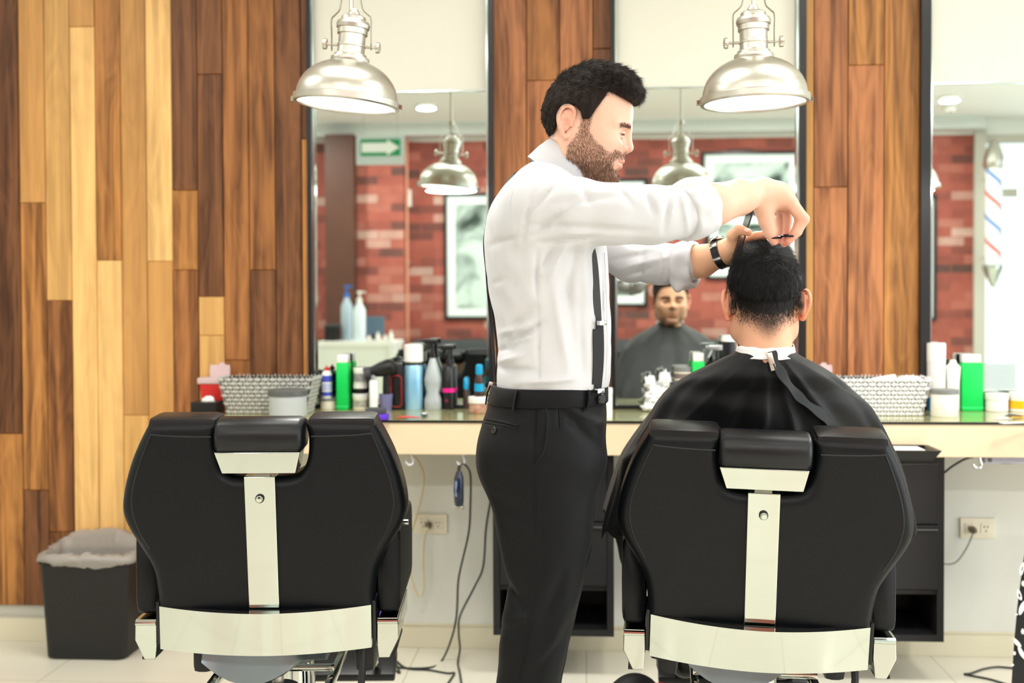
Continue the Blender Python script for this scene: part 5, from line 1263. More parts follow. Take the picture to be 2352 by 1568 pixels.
ribbon('suspender_strap', [(883,44),(742,44),(600,46),(480,60),(412,85),(398,105),(425,146),(510,163),(600,171),(878,178)], .026, webb2)
for py, th in ((739, -43), (886, -43)):
    p = torso_pt(py, math.radians(th), .013); MB().box(p, (.022,.010,.010), (0,0,math.radians(45)), bev=.002).build('adjuster', chrome, barber, smooth=True)
p = torso_pt(884, math.radians(-176), .010); MB().box(p+Vector((-.004,0,-.006)), (.010,.022,.028), (0,.25,0), bev=.002).build('clip', steel, barber, smooth=True)
# trousers
wool = mat('black_wool_trousers', (8, 10, 13), .6, spec=.2, bump=(800, .2, .0004), sheen=.04)
Yn_, Yf_ = 2.385, 2.565
def leg(f, Y, tab, hy, k):
    z = [bp(1250, r[0], Y).z for r in tab]; a = [bp(r[1], r[0], Y).x for r in tab]; b = [bp(r[2], r[0], Y).x for r in tab]
    fn = slices(z, [(p+q)/2 for p, q in zip(a, b)], [(q-p)/2 for p, q in zip(a, b)], [Y-OB.y]*len(z), hy, 2.2)
    f.put(fn, (min(a), Y-OB.y-.12, min(z)), (max(b), Y-OB.y+.12, max(z)), k)
fp = Field((-.24,-.24,.04), (.20,.24,bp(1250,880,YBB).z+.02), .0048)
prow = [(888,1138,1390,.166),(930,1122,1392,.172),(970,1109,1392,.178),(1010,1100,1391,.182),(1055,1100,1389,.180),(1100,1113,1376,.172),(1150,1135,1350,.14),(1200,1160,1330,.09)]
zp = [XB(1250, r[0])[1] for r in prow]; xa_ = [XB(r[1], r[0])[0] for r in prow]; xc_ = [XB(r[2], r[0])[0] for r in prow]
fp.put(slices(zp, [(a+b)/2 for a, b in zip(xa_, xc_)], [(b-a)/2 for a, b in zip(xa_, xc_)], [0]*len(zp), [r[3] for r in prow], 2.3), (-.24,-.24,min(zp)), (.2,.24,max(zp)))
ln = [(980,1125,1370),(1060,1106,1386),(1116,1118,1373),(1154,1130,1367),(1240,1146,1357),(1321,1162,1342),(1359,1165,1333),(1416,1156,1318),(1440,1153,1313),(1488,1147,1303),(1568,1140,1287),(1700,1128,1262),(1850,1122,1240),(1990,1120,1232)]
hy = [.075,.090,.093,.093,.088,.082,.080,.078,.077,.075,.072,.068,.064,.062]
leg(fp, Yn_, ln, hy, .03)
lf = [(a, b+8, c+2) for a, b, c in ln]; leg(fp, Yf_, lf, hy, .03)
def crp(p0, p1, w, d):
    a = bp(p0[0], p0[1], 2.33); b = bp(p1[0], p1[1], 2.33)
    fp.put(crease((a.x, a.z), (b.x, b.z), w, d*1.5, -9, -.03), (min(a.x,b.x)-.05,-.3,min(a.z,b.z)-.05), (max(a.x,b.x)+.05,.0,max(a.z,b.z)+.05), op='d')
for a in (((1232,925),(1228,1060),.003,.003), ((1228,1060),(1226,1250),.003,.0025), ((1226,1250),(1200,1560),.003,.0025), ((1290,940),(1380,1040),.010,.005), ((1300,930),(1390,980),.008,-.004), ((1252,925),(1252,1010),.006,-.004), ((1300,1300),(1240,1440),.014,.006),
  ((1160,1340),(1210,1400),.010,.006), ((1150,1440),(1220,1400),.010,-.005), ((1320,1380),(1240,1520),.010,-.005), ((1280,1480),(1210,1560),.010,.005), ((1120,1130),(1200,1180),.012,.003), ((1240,1180),(1246,1330),.008,.003), ((1288,925),(1286,980),.003,.003)): crp(*a)
fp.put(lambda X, Y, Z: wob(X, Y, Z, .0013, 30, 5), (-.24,-.24,.04), (.2,.24,1.2), op='d')
trousers = to_obj('trousers', fp, wool, barber, 2)
# waistband, loops, seam details
def wb_pt(py, th, off): 
    z = XB(1250, py)[1]; i = [float(spl(zp, v)(z)) for v in ([(a+b)/2 for a, b in zip(xa_, xc_)], [(b-a)/2 for a, b in zip(xa_, xc_)], [r[3] for r in prow])]
    n = 2.3; c, s = math.cos(th), math.sin(th); r = (abs(c)**n+abs(s)**n)**(-1/n); return Vector((i[0]+(i[1]+off)*c*r, (i[2]+off)*s*r, z))
R = []
for py, off in ((882,-.002),(881,.004),(884,.007),(918,.0055),(921,.003),(922,-.004)): R.append([wb_pt(max(py, 889) if False else py, 2*PI*i/64, off) for i in range(64)])
MB().rings(R, False, False).build('waistband', wool, trousers, smooth=True, auto=50)
for th in (-118, -52, -95+180, 60, 180-8): 
    if th == 180-8: th = -172
    MB().tube([wb_pt(883, math.radians(th), .010), wb_pt(900, math.radians(th), .012), wb_pt(926, math.radians(th), .006)], .0055, 6, flat=.35).build('belt_loop', wool, trousers, smooth=True)
p = wb_pt(905, math.radians(-38), .012); MB().lathe([(.0001,0),(.011,0),(.012,.003),(.009,.006),(.0001,.006)], p, 20, (.75,-.65,0)).build('suspender_button', black_plastic, trousers, smooth=True)
TB = skin_of(trousers, OB)
seam('side_seam', TB, [(1231,922),(1228,1060),(1230,1250),(1222,1400),(1195,1560)], .0011, wool, trousers)
seam('side_pocket_edge', TB, [(1252,925),(1256,960),(1254,1010),(1247,1040),(1231,1064)], .0026, wool, trousers, .001)
seam('pocket_welt', TB, [(1117,962),(1150,968),(1190,978)], .0024, wool, trousers, .0008); seam('pocket_welt', TB, [(1114,970),(1150,976),(1190,985)], .0018, wool, trousers, .0004)
seam('pleat', TB, [(1283,925),(1287,985)], .0012, wool, trousers)
p, n_ = on_skin(TB, 1136, 989, .001)
MB().lathe([(.0001,0),(.0065,0),(.0075,.002),(.005,.0035),(.002,.0025),(.0001,.0025)], p, 18, n_).build('pocket_button', black_plastic, trousers, smooth=True)
SB = skin_of(shirt, OB)
seam('side_seam', SB, [(1236,610),(1238,700),(1241,800),(1241,876)], .0007, cotton, shirt, .0002)
seam('armhole_seam', SB, [(1182,425),(1172,470),(1177,520),(1190,566)], .0011, cotton, shirt, .0002)
seam('placket', SB, [(1388,580),(1393,700),(1394,800),(1391,872)], .0010, cotton, shirt, .0002)
# shoes
shoem = mat('black_shoe_leather', (20, 18, 18), .3)
for yy, dx in ((Yn_, 0), (Yf_, .03)):
    f = Field((-.3,-.3,-.01), (.3,.3,.15), .005); x0 = bp(1178,1990,yy).x+dx; y0 = yy-OB.y
    f.ell((x0,y0,.05), (.055,.042,.05), .02); f.chain([(x0-.01,y0,.035),(x0+.10,y0,.03),(x0+.18,y0,.024)], [.036,.042,.026], .02, squash=((0,0,1),.8)); f.put(lambda X,Y,Z: -(Z-.002)+0*X+0*Y, (-.3,-.3,0), (.3,.3,.15), .002, 'i')
    to_obj('shoe', f, shoem, barber, 2)
# wristwatch
def watch():
    a = bp(1657,583,2.664); d = (bp(1684,572,2.65)-bp(1610,600,2.69)).normalized(); u = d.cross(Vector((0,1,0))).normalized(); v = u.cross(d); R = []
    c = bp(1655,583,2.665)
    for (o, r) in ((-.009,.0335),(-.0085,.0355),(.0085,.0345),(.009,.0325)): R.append([c+d*o+u*(r*math.cos(q))+v*(r*math.sin(q)) for q in np.linspace(0, 2*PI, 40, endpoint=False)])
    R.append(R[0]); w = MB().rings(R, False, False).build('wristwatch_band', mat('black_watch_strap', (22,22,24), .35), barber, smooth=True, auto=40)
    q = math.radians(-90); n = u*math.cos(q)+v*math.sin(q)
    for q_, nm, sz, mm in ((1.35, 'keeper', (.020,.006,.0045), silverp), (2.3, 'buckle', (.018,.012,.004), chrome)):
        n = (-u*math.cos(q_-PI/2)*-1) if False else (u*math.cos(q_+PI)+v*math.sin(q_+PI)); s_ = d.cross(n); M3 = Matrix((d, s_, n)).transposed()
        MB().box(c+n*.0355, sz, M3, bev=.0012).build(nm, mm, w, smooth=True)
    n = (u*math.cos(.2)+v*math.sin(.2)); s_ = d.cross(n); MB().lathe([(.0001,0),(.0165,0),(.018,.002),(.017,.006),(.015,.0075),(.0001,.0075)], c+n*.033, 30, n).build('dial', chrome, w, smooth=True, auto=40)
watch()
# comb and scissors
t = thing('comb', at(1712,525,2.590), 'black barber comb held upright in the barber\'s left hand', 'comb')
P0, P1 = at(1733,462,2.590)-t.location, at(1692,590,2.590)-t.location; d = (P1-P0).normalized(); s_ = Vector((0,1,0)).cross(d).normalized(); s_ = s_ if s_.x > 0 else -s_
L_ = (P1-P0).length; MB().tube([P0+s_*.004, P1+s_*.004], .0036, 8, flat=.5).build('spine', black_plastic, t, smooth=True)
tm = MB(); nT = 60
for i in range(nT+1):
    c = P0.lerp(P1, i/nT); tm.rings([[c+s_*.003+d*.0007+Vector((0,-.001,0)), c+s_*.003+d*.0007+Vector((0,.001,0)), c+s_*.003-d*.0007+Vector((0,.001,0)), c+s_*.003-d*.0007+Vector((0,-.001,0))], [c-s_*.0095+d*.0008+Vector((0,-.0006,0)), c-s_*.0095+d*.0008+Vector((0,.0006,0)), c-s_*.0095-d*.0008+Vector((0,.0006,0)), c-s_*.0095-d*.0008+Vector((0,-.0006,0))]])
o_ = tm.build('teeth', black_plastic, t); 
t = thing('scissors', at(1797,541,2.50), 'black handled haircutting scissors in the barber\'s right hand', 'scissors')
sm = mat('black_scissor_handle', (24, 18, 34), .3, metal=.6); blade = mat('scissor_steel', (190, 192, 196), .15, metal=1.0)
def ring_(c, r, rt, m, parent, nm='finger_ring'):
    P = [c+Vector((r*math.cos(a), r*.95*math.sin(a), .12*r*math.sin(a))) for a in np.linspace(0, 2*PI, 29)]; MB().tube(P, rt, 8, cap=False).build(nm, m, parent, smooth=True)
rA = at(1778,545,2.486)-t.location; rB = at(1811,545,2.478)-t.location; rB.z = rA.z+.003
pv = Vector((0,.065,.004))
ring_(rA, .0155, .0022, sm, t); ring_(rB, .0150, .0022, sm, t)
MB().tube(bez([rB+Vector((.012,-.002,0)), rB+Vector((.022,-.002,.001)), rB+Vector((.031,.0,.0))], 5), .002, 8).build('finger_rest', sm, t, smooth=True)
MB().tube(bez([rA+Vector((.002,.013,0)), rA.lerp(pv, .5)+Vector((.002,0,0)), pv], 5), [.0026]*10+[.003], 8).build('shank', sm, t, smooth=True); MB().tube(bez([rB+Vector((-.002,.013,0)), rB.lerp(pv, .5), pv], 5), [.0026]*10+[.003], 8).build('shank', sm, t, smooth=True)
MB().tube([pv-Vector((0,0,.005)), pv+Vector((0,0,.005))], .0045, 14).build('pivot', blade, t, smooth=True)
for q in (.05, -.12):
    e = pv+Vector((q*.6-.012, .075, -.012)); MB().tube([pv, pv.lerp(e, .5), e], [.0045,.0036,.0006], 8, flat=.3).build('blade', blade, t, smooth=True)
# ------------------------------------------------ the client
YCL = 2.60
client = thing('person', (at(1755, 1200, YCL).x, YCL, 0), 'seated person with short black hair seen from behind, wrapped in a black barber cape', 'person')
OC = client.location
def cp(px, py, Y): return at(px, py, Y)-OC
HC = frame(cp(1756, 706, YCL), (math.sin(math.radians(1)), math.cos(math.radians(3)), -.05), (-1, 0, .0))
hairCP = [(.125,.098),(.105,.090),(.086,.074),(.066,.046),(.046,.015),(.030,.0),(.022,.022),(.010,.038),(-.006,.043),(-.026,.030),(-.034,.010),(-.048,-.010),(-.070,-.026),(-.10,-.030),(-.14,0),(-.12,.17),(.0,.19),(.16,.17),(.17,.09)]
hairCV = [(.125,.098),(.105,.090),(.086,.074),(.066,.050),(.046,.036),(.010,.046),(-.026,.038),(-.040,.022),(-.070,.008),(-.14,.004),(-.12,.17),(.0,.19),(.16,.17),(.17,.09)]
SKC = np.array(lin((226, 172, 140)))
def tint_client(V):
    x, y, z = V.T; c = np.tile(SKC, (len(V), 1))
    def mixc(c, w, col): return c*(1-w[:,None])+np.array(lin(col))*w[:,None]
    ear = sstep(.070, .078, np.abs(y))*gs(x+.009, .02)*gs(z-.005, .04); c = mixc(c, .55*ear, (232, 96, 62))  # ears reddened: their red-lit look is painted into the skin
    b = inpoly([(.03,.02),(.048,.02),(.058,-.02),(.08,-.034),(.10,-.024),(.125,-.022),(.126,-.034),(.106,-.040),(.102,-.052),(.125,-.056),(.126,-.1),(.085,-.125),(.03,-.1),(.012,-.05)], x, z, .016)
    wz = np.clip(sstep(-.058, -.070, z)+(z > -.037)*(x > .1)*(1-sstep(.022, .032, np.abs(y)))+sstep(.062, .050, x), 0, 1); c = mixc(c, (.06+.42*wz)*b, (84, 58, 46))
    lip = gs(z+.0415, .0042)*gs(np.maximum(.1095-x, 0), .004)*gs(y, .020)*(x > .104)+.9*gs(z+.0505, .0046)*gs(np.maximum(.107-x, 0), .004)*gs(y, .017)*(x > .104); c = mixc(c, np.clip(lip, 0, 1)*.7, (178, 92, 82))
    h_ = inpoly(hairCP, x, z, .007)*(1-sstep(.0825, .0865, np.abs(y))*(z < .045)*(x > -.045)); fade = sstep(-.115, -.03, z+.25*np.maximum(-x-.06, 0)-.06*gs(y, .035)); nape = inpoly([(-.02,.03),(-.15,.03),(-.15,-.09),(-.07,-.092),(-.03,-.05)], x, z-.030*gs(y-.004, .026)*(x < 0)+.0*y, .012)
    c = mixc(c, .95*h_, (20, 18, 18)); hl = -.042-.042*gs(y, .035); nb = inpoly([(-.012,.05),(-.15,.05),(-.15,-.13),(-.012,-.13),(-.018,-.05),(-.026,-.01)], x, z, .008)*sstep(hl-.008, hl+.050, z)*(1-sstep(.0825, .0865, np.abs(y))*(z < .045)); c = mixc(c, .90*nb*(1-h_), (34, 27, 25))
    brow = gs(z-.0335+.2*np.maximum(np.abs(y)-.034, 0), .0070)*sstep(.008, .014, np.abs(y))*(1-sstep(.050, .056, np.abs(y)))*(x > .08); c = mixc(c, 1.0*brow, (26, 20, 18))
    c = mixc(c, .9*gs(z-.0140, .0048)*gs(np.abs(y)-.0315, .015)*(x > .09), (50, 34, 30))
    return c
fc = head_field(neck=((-.010,0,-.045),(-.024,0,-.112)), nr=(.056,.058), wid=1.10); CV, CQ = fc.mesh(); CV = relax(CV, CQ, 1, .4)
ftc = Field((-.32,-.25,.10), (.32,.75,1.15), .009)
ftc.cone(cp(1756,800,YCL+.02), cp(1756,890,YCL+.07), .045, .055, .03)
zsh = cp(1756,880,YCL+.06).z
ftc.cone((-.125,.07,zsh-.065), (.125,.07,zsh-.065), .050, .050, .04); ftc.ell((0,.115,.86), (.155,.085,.20), .04); ftc.ell((0,.14,.60), (.165,.11,.10), .05)
for s in (-1, 1):
    ftc.chain([(s*.150,.09,zsh-.09), (s*.22,.13,.80), (s*.22,.34,.74)], [.045,.040,.036], .03)
    ftc.chain([(s*.10,.15,.58), (s*.13,.50,.60), (s*.13,.56,.25)], [.080,.062,.045], .03)
    ftc.chain([(s*.22,.34,.74), (s*.17,.42,.735), (s*.14,.47,.725)], [.030,.026,.018], .02)
V2, Q2 = ftc.mesh(); A = np.array(HC); W2 = CV @ A[:3,:3].T+A[:3,3]
bc = mesh('body', np.concatenate([W2, V2]), np.concatenate([CQ, Q2+len(W2)]), skin, client); paint(bc, np.concatenate([tint_client(CV), np.tile(SKC, (len(V2), 1))]))
for s in (-1, 1): eye(client, (.0935, s*.0315, .0115), HC, (50, 34, 24))
hcf = hair_field(hairCV, (.010,0,.050), (.094,.0815,.096), [((.060,-.006,.118), (.055,.052,.024)), ((.02,.0,.122), (.06,.050,.022)), ((-.045,0,.062), (.040,.070,.052))], 31, .0006, cut=.022)
to_obj('hair', hcf, mat('black_hair_mass', (14, 14, 15), .7, spec=.2, bump=(420, .6, .0015)), client, 1, HC)
CV2, CQ2 = hcf.mesh(); rs = np.random.RandomState(23)
P_, N_n = seeds_from(CV2, CQ2, lambda c: (poly_sdf(hairCV, c[:,0], c[:,2]) < .002).astype(float)*(c[:,1]**2+(c[:,0]-.015)**2+(c[:,2]-.03)**2 > .0045)*(1+1.5*(c[:,0] < 0)), 14000, rs)
tw = sstep(.085, .13, P_[:,2]); fl_ = np.stack([.9*tw-.1, np.sign(P_[:,1]+.01)*(.25+.3*tw), -1.1*(1-tw)], 1)+rs.normal(size=P_.shape)*(.07+.2*tw)[:,None]; fl_ -= N_n*(fl_*N_n).sum(1)[:,None]; fl_ /= np.linalg.norm(fl_, axis=1)[:,None]+1e-9
strands('hair_strands', P_-N_n*.001, N_n, fl_, rs.uniform(.6, 1.15, len(P_))*(.020+.014*tw), .00034, hair_k, client, HC, 5, curl=.30, wave=.10, rs=rs, lift=.14)
# short clipped sides and nape
wn = lambda c: (inpoly(hairCP, c[:,0], c[:,2], .006)+.75*inpoly([(-.02,.03),(-.15,.03),(-.15,-.13),(-.012,-.13),(-.018,-.04)], c[:,0], c[:,2], .010)*sstep(-.044-.040*gs(c[:,1], .035), -.01, c[:,2]))*(poly_sdf(hairCV, c[:,0], c[:,2]) > -.012)*(np.abs(c[:,1]) < .079)
P_, N_n = seeds_from(CV, CQ, wn, 5200, rs); fl_ = np.stack([0*P_[:,0]-.1, 0*P_[:,0], -1+0*P_[:,0]], 1)+rs.normal(size=P_.shape)*.15; fl_ -= N_n*(fl_*N_n).sum(1)[:,None]
strands('clipped_hair', P_, N_n, fl_, rs.uniform(.6, 1.2, len(P_))*(.0022+.0075*sstep(-.06, .02, P_[:,2])), .0003, hair_k, client, HC, 3, curl=.1, rs=rs, lift=.25)
# dark trousers and shoes on the footrest
f = Field((-.25,-.15,.12), (.25,.72,.78), .008)
f.ell((0,.145,.60), (.175,.12,.11), .05)
for s in (-1, 1): f.chain([(s*.10,.16,.58), (s*.13,.50,.60), (s*.13,.56,.25)], [.088,.070,.053], .03)
f.put(lambda X,Y,Z: (Z-.70)+0*X+0*Y, (-.25,-.15,.12), (.25,.72,.78), .002, 'i'); to_obj('trousers', f, mat('dark_grey_trousers', (40, 42, 46), .8), client, 2)
for s in (-1, 1):
    f = Field((-.25,.4,.12), (.25,.85,.32), .006); f.chain([(s*.13,.55,.245),(s*.13,.64,.235),(s*.13,.74,.23)], [.046,.044,.030], .02); to_obj('shoe', f, shoem, client, 2)
# the cape
capem = mat('black_nylon_cape', (11, 13, 15), .55, spec=.35, sheen=.06, bump=(240, .15, .0005)); capem2 = mat('black_nylon_tape', (22, 28, 32), .42, sheen=.1)
cape = thing('barber_cape', (OC.x, YCL, .0), 'black barber cape draped over the seated client and the arms of the right chair', 'cape')
NP = 220
zrow = lambda py, Y=2.58: at(1756, py, Y).z
# (z, half width left, half width right, front reach, back reach, centre shift)
CT = [(zrow(797),.063,.064,.072,.066,-.036),(zrow(808),.067,.067,.078,.069,-.036),(zrow(818),.085,.082,.095,.076,-.030),(zrow(836),.118,.118,.125,.088,-.018),(zrow(860),.162,.158,.16,.104,-.002),(zrow(896),.210,.203,.20,.112,.03),
      (zrow(931),.238,.240,.25,.116,.04),(zrow(970),.258,.268,.32,.112,.05),(zrow(1010),.280,.292,.40,.10,.06),(zrow(1080),.318,.322,.50,.075,.06),(zrow(1150),.342,.342,.56,.05,.06),(zrow(1220),.362,.360,.60,.03,.06),(.60,.366,.350,.63,.03,.06),(.50,.362,.345,.64,.03,.06),(.42,.35,.34,.64,.03,.06)]
def cape_mesh():
    from mathutils import noise
    zs_ = [r[0] for r in CT]; fn = [spl(zs_, [r[k] for r in CT]) for k in range(1, 6)]; R = []; zz_ = np.concatenate([np.linspace(CT[0][0], CT[5][0], 26), np.linspace(CT[5][0], CT[-1][0], 44)[1:]]); zh0 = CT[5][0]
    ztop = CT[0][0]
    for z0_ in zz_:
        ring = []
        for i in range(NP):
            a = 2*PI*i/NP; c, s = math.cos(a), math.sin(a)
            lo_ = .712-.27*float(sstep(.35, .8, s))+(.008 if c > 0 else -.012)+.01*math.sin(a*5)+.012*math.sin(a*11+1); z = z0_ if z0_ > zh0 else zh0+(z0_-zh0)*(zh0-lo_)/(zh0-CT[-1][0])
            l, r_, fr_, bk_, sh = (float(g(z)) for g in fn); dd = min(1, max(0, (ztop-z-.02)/.25)); n = 2.0+.5*dd
            hx = r_ if c > 0 else l; hy_ = fr_ if s > 0 else bk_; q = (abs(c)**n+abs(s)**n)**(-1/n)
            # soft folds that fan out from the neck
            fold = dd*(.006*math.sin(a*9+1.0+2*z)+.005*math.sin(a*15+z*6)+.008*noise.noise(Vector((c*2.2, s*2.2, z*3)))+.004*noise.noise(Vector((c*6, s*6, z*9))))
            if s > .2: fold += dd*.013*math.sin(a*14+.6*math.sin(z*7))*(s-.2)
            if s < .3:
                ph_ = math.atan2(c*q*hx, max(.03, ztop-z+.02)); k3 = math.sin(ph_*9+1.3+.8*math.sin(z*11)); fold = fold*.6+dd*(.3-s)*(.017*(1-abs(k3))**1.5-.004+.006*noise.noise(Vector((c*4+ph_*2, z*7, 2))))
            x = c*q*hx+fold*c; y = sh+s*q*hy_+fold*s*1.2
            # back panel sags in swags above the chair back
            if s < -.1 and z < 1.02: 
                y += .012*math.sin(x*22+z*30)*min(1, (1.02-z)/.08)*(1 if z > .93 else max(0, 1-(.93-z)/.05))
            if z < .93 and s < 0:                 # below the chair's top the back panel lies in front of the backrest; the sides fall outside it
                y = max(y, -.085+.06)
            ring.append(Vector((x, y+.02, z)))
        R.append(ring)
    return R
RC = cape_mesh()
# hem rises at the back right and front so that it ends as cloth does
o = MB().rings(RC, False, False).build('cape_cloth', capem, cape, smooth=True, auto=180)
sol = o.modifiers.new('thickness', 'SOLIDIFY'); sol.thickness = .0018; sol.offset = -1
# corners of the hem hanging beside the chair
def _unused(P, name='hem_corner'):
    V = [Vector(at(x, y, Y))-cape.location for x, y, Y in P]; n = len(V)
    V += [v+Vector((0,.004,0)) for v in V]; F = [tuple(range(n)), tuple(range(2*n-1, n-1, -1))]+[(i, (i+1) % n, n+(i+1) % n, n+i) for i in range(n)]
    return MB().add(V, F).build(name, capem, cape)
# the white strip, the tie and the clip
strip = thing('neck_strip', (OC.x, YCL, zrow(800)), 'white paper neck strip around the client\'s neck above the cape', 'neck strip')
R = []
for k_, (dz, ex) in enumerate(((.006,.0005),(.008,.003),(.0,.0045),(-.012,.0065),(-.017,.010))):
    ring = []
    for i in range(72):
        a = 2*PI*i/72; c, s = math.cos(a), math.sin(a); w_ = .0010*math.sin(a*5+k_)+.0008*math.sin(a*11); q_ = (.010*c*c if s < 0 else .004)*0
        ring.append(Vector(((.0605+ex)*c, .0-.018+(.0645+ex)*s, dz+w_+(.004*s))))
    R.append(ring)
o = MB().rings(R, False, False).build('strip', tissue, strip, smooth=True, auto=180); sl_ = o.modifiers.new('thickness', 'SOLIDIFY'); sl_.thickness = .0015
def cape_surf(px, py, off=.004):
    """point on the cape's back under a picture position"""
    best = None
    d = ray(px, py)
    for Y in np.linspace(2.35, 2.66, 125):
        p = EYE+d*((Y-EYE.y)/d.y); z = p.z; x = p.x-OC.x
        l, r_, fr_, bk_, sh = CS(z); dd = min(1, max(0, (CT[0][0]-z-.02)/.25)); n = 2.0+.5*dd; hx = r_ if x > 0 else l
        if abs(x) < hx:
            yb = sh+.02-bk_*(max(0, 1-abs(x/hx)**n))**(1/n)
            if Y-YCL >= yb: return Vector((x, yb-off, z))
    return Vector((x, Y-YCL-off, z))
_f = [spl([r[0] for r in CT], [r[k] for r in CT]) for k in range(1, 6)]
def CS(z): return tuple(float(g(z)) for g in _f)
pts = [(1770,806),(1778,830),(1796,862),(1822,898),(1850,925),(1884,950),(1905,975),(1912,994)]
C_ = bez([cape_surf(x, y, .010) for x, y in pts], 6); R = []
for i, p in enumerate(C_):
    t_ = (C_[min(i+1, len(C_)-1)]-C_[max(i-1, 0)]).normalized(); n_ = Vector((0,-1,.25)); n_ = (n_-t_*n_.dot(t_)).normalized(); s_ = t_.cross(n_); w_ = .010+.002*math.sin(i*.7)
    R.append([p-s_*w_, p-s_*w_*.9+n_*.0025, p+s_*w_*.9+n_*.0035, p+s_*w_])
MB().rings(R).build('tie_strap', capem2, cape, smooth=True, auto=50)
p0, p1 = cape_surf(1763, 803, .008), cape_surf(1775, 850, .010); t_ = (p1-p0).normalized(); n_ = Vector((0,-1,.1)); n_ = (n_-t_*n_.dot(t_)).normalized(); M3 = Matrix((t_, n_.cross(t_), n_)).transposed()
clipm = mat('satin_metal_clip', (205, 200, 184), .3, metal=.6)
cl = thing('hair_clip', cape.location+p0, 'flat silvery clip fastening the cape and strip at the client\'s nape', 'hair clip')
MB().box((p1-p0)*.5+n_*.004, ((p1-p0).length, .0125, .002), M3, bev=.0008).build('blade', clipm, cl, smooth=True)
MB().box((p1-p0)*.42+n_*.007, ((p1-p0).length*.55, .0105, .0018), M3, bev=.0008).build('spring_arm', clipm, cl, smooth=True)
# ================================================================== the shop behind the camera, seen in the mirrors
def mbox(name, x0, x1, y0, y1, Y, depth, m, parent=None, bev=0):
    a = mir(x0, y0, Y); b = mir(x1, y1, Y); return (a, b)
def framed(x0, x1, y0, y1, label, seed):
    Y = YB+.004; a = mir(x0, y0, Y); b = mir(x1, y1, Y); w, h = b.x-a.x, a.z-b.z; c = Vector(((a.x+b.x)/2, Y, (a.z+b.z)/2))
    t = thing('framed_picture', c, label, 'picture', 'black framed pictures on the brick wall'); e = .028
    f = MB(); f.box((0,.012,h/2-e/2), (w,.024,e)); f.box((0,.012,-h/2+e/2), (w,.024,e)); f.box((-w/2+e/2,.012,0), (e,.024,h-2*e)); f.box((w/2-e/2,.012,0), (e,.024,h-2*e)); f.build('frame', black_frame, t)
    MB().box((0,.008,0), (w-2*e,.008,h-2*e)).build('mat_board', mat('pale_mat_board', (226, 234, 232), .4), t)
    pm = mat('picture_print_%d' % seed, (70, 92, 84), .3); nt = pm.node_tree; tc = nt.nodes.new('ShaderNodeTexCoord'); n = nt.nodes.new('ShaderNodeTexNoise'); n.inputs['Scale'].default_value = 2.2+seed*.4; n.inputs['Detail'].default_value = 3; n.inputs['Distortion'].default_value = .7
    r = nt.nodes.new('ShaderNodeValToRGB'); r.color_ramp.elements[0].position = .38; r.color_ramp.elements[0].color = lin((52, 66, 60))+(1,); r.color_ramp.elements[1].position = .6; r.color_ramp.elements[1].color = lin((200, 216, 208))+(1,)
    mp = nt.nodes.new('ShaderNodeMapping'); mp.inputs['Location'].default_value = (seed*3.1, seed, seed*1.7); nt.links.new(tc.outputs['Object'], mp.inputs[0]); nt.links.new(mp.outputs[0], n.inputs[0]); nt.links.new(n.outputs['Fac'], r.inputs[0]); nt.links.new(r.outputs[0], nt.nodes['Principled BSDF'].inputs['Base Color'])
    mw = .075; pr = MB().box((0,.0125,0), (w-2*e-2*mw,.002,h-2*e-2*mw)).build('print', pm, t); return t
framed(1020, 1152, 444, 733, 'tall black framed picture of pale shapes, seen in the left mirror', 1)
framed(1385, 1487, 411, 704, 'tall black framed picture in the middle mirror beside the barber\'s chin', 2)
framed(1611, 1838, 349, 478, 'wide black framed picture high in the middle mirror above the forearm', 3)
framed(1622, 1838, 489, 641, 'wide black framed picture behind the hands in the middle mirror', 4)
framed(2030, 2149, 449, 736, 'tall black framed picture at the left edge of the right mirror', 5)
# wooden column, brick pier, pipe
a, b = mir(746, 400, -2.0), mir(812, 400, -2.0)
slab('wall_column', (a.x, YB, 0), (b.x, -2.0, 2.74), mat('dark_brown_column', (92, 56, 42), .5, var=(4, (74, 44, 34))))
a, b = mir(812, 400, -2.15), mir(927, 400, -2.15)
slab('wall_pier', (a.x, YB, 0), (b.x, -2.15, 2.74), brick)
p = mir(933, 400, -2.3); t = thing('wall_pipe', (p.x, -2.3, 0), 'pale orange vertical pipe on the brick wall, in the left mirror', 'pipe')
MB().lathe([(.018,zs),(.018,2.74)], n=16).build('pipe', mat('copper_beige_paint', (216, 150, 120), .5), t, smooth=True); MB().box((0,-.04,1.6), (.06,.07,.03)).build('bracket', steel, t)
p = mir(938, 455, YB+.02); t = thing('wall_box', (p.x, YB, p.z), 'small white wall box beside the pipe, in the left mirror', 'wall box')
MB().box((0,.02,0), (.055,.04,.16), bev=.006).build('cover', tubm, t, smooth=True); MB().box((0,.042,.05), (.02,.004,.02)).build('lens', grey_lid, t)
# arrow sign hanging from the ceiling
Y = -.8; a = mir(818, 311, Y); b = mir(930, 378, Y); w, h = b.x-a.x, a.z-b.z; t = thing('arrow_sign', ((a.x+b.x)/2, Y, (a.z+b.z)/2), 'green hanging sign with a white arrow, seen in the left mirror', 'sign')
acr = mat('frosted_acrylic', (226, 240, 240), .2, trans=.3); MB().box((0,0,0), (w,.008,h), bev=.002).build('panel', acr, t)
gm = mat('sign_green', (0, 150, 90), .4); MB().box((0,.0055,h*.08), (w*.82,.003,h*.56)).build('green_field', gm, t)
q = [(-.39,-.15),(.14,-.15),(.14,-.25),(.40,.0),(.14,.25),(.14,.15),(-.39,.15)]
q = [(x*w*.98, z*h*1.05) for x, z in q]
MB().prism(q, .002, Matrix.Translation((0,.0095,h*.08)) @ Matrix.Rotation(PI/2,4,'X')).build('arrow', mat('sign_white', (250,252,250), .4), t)
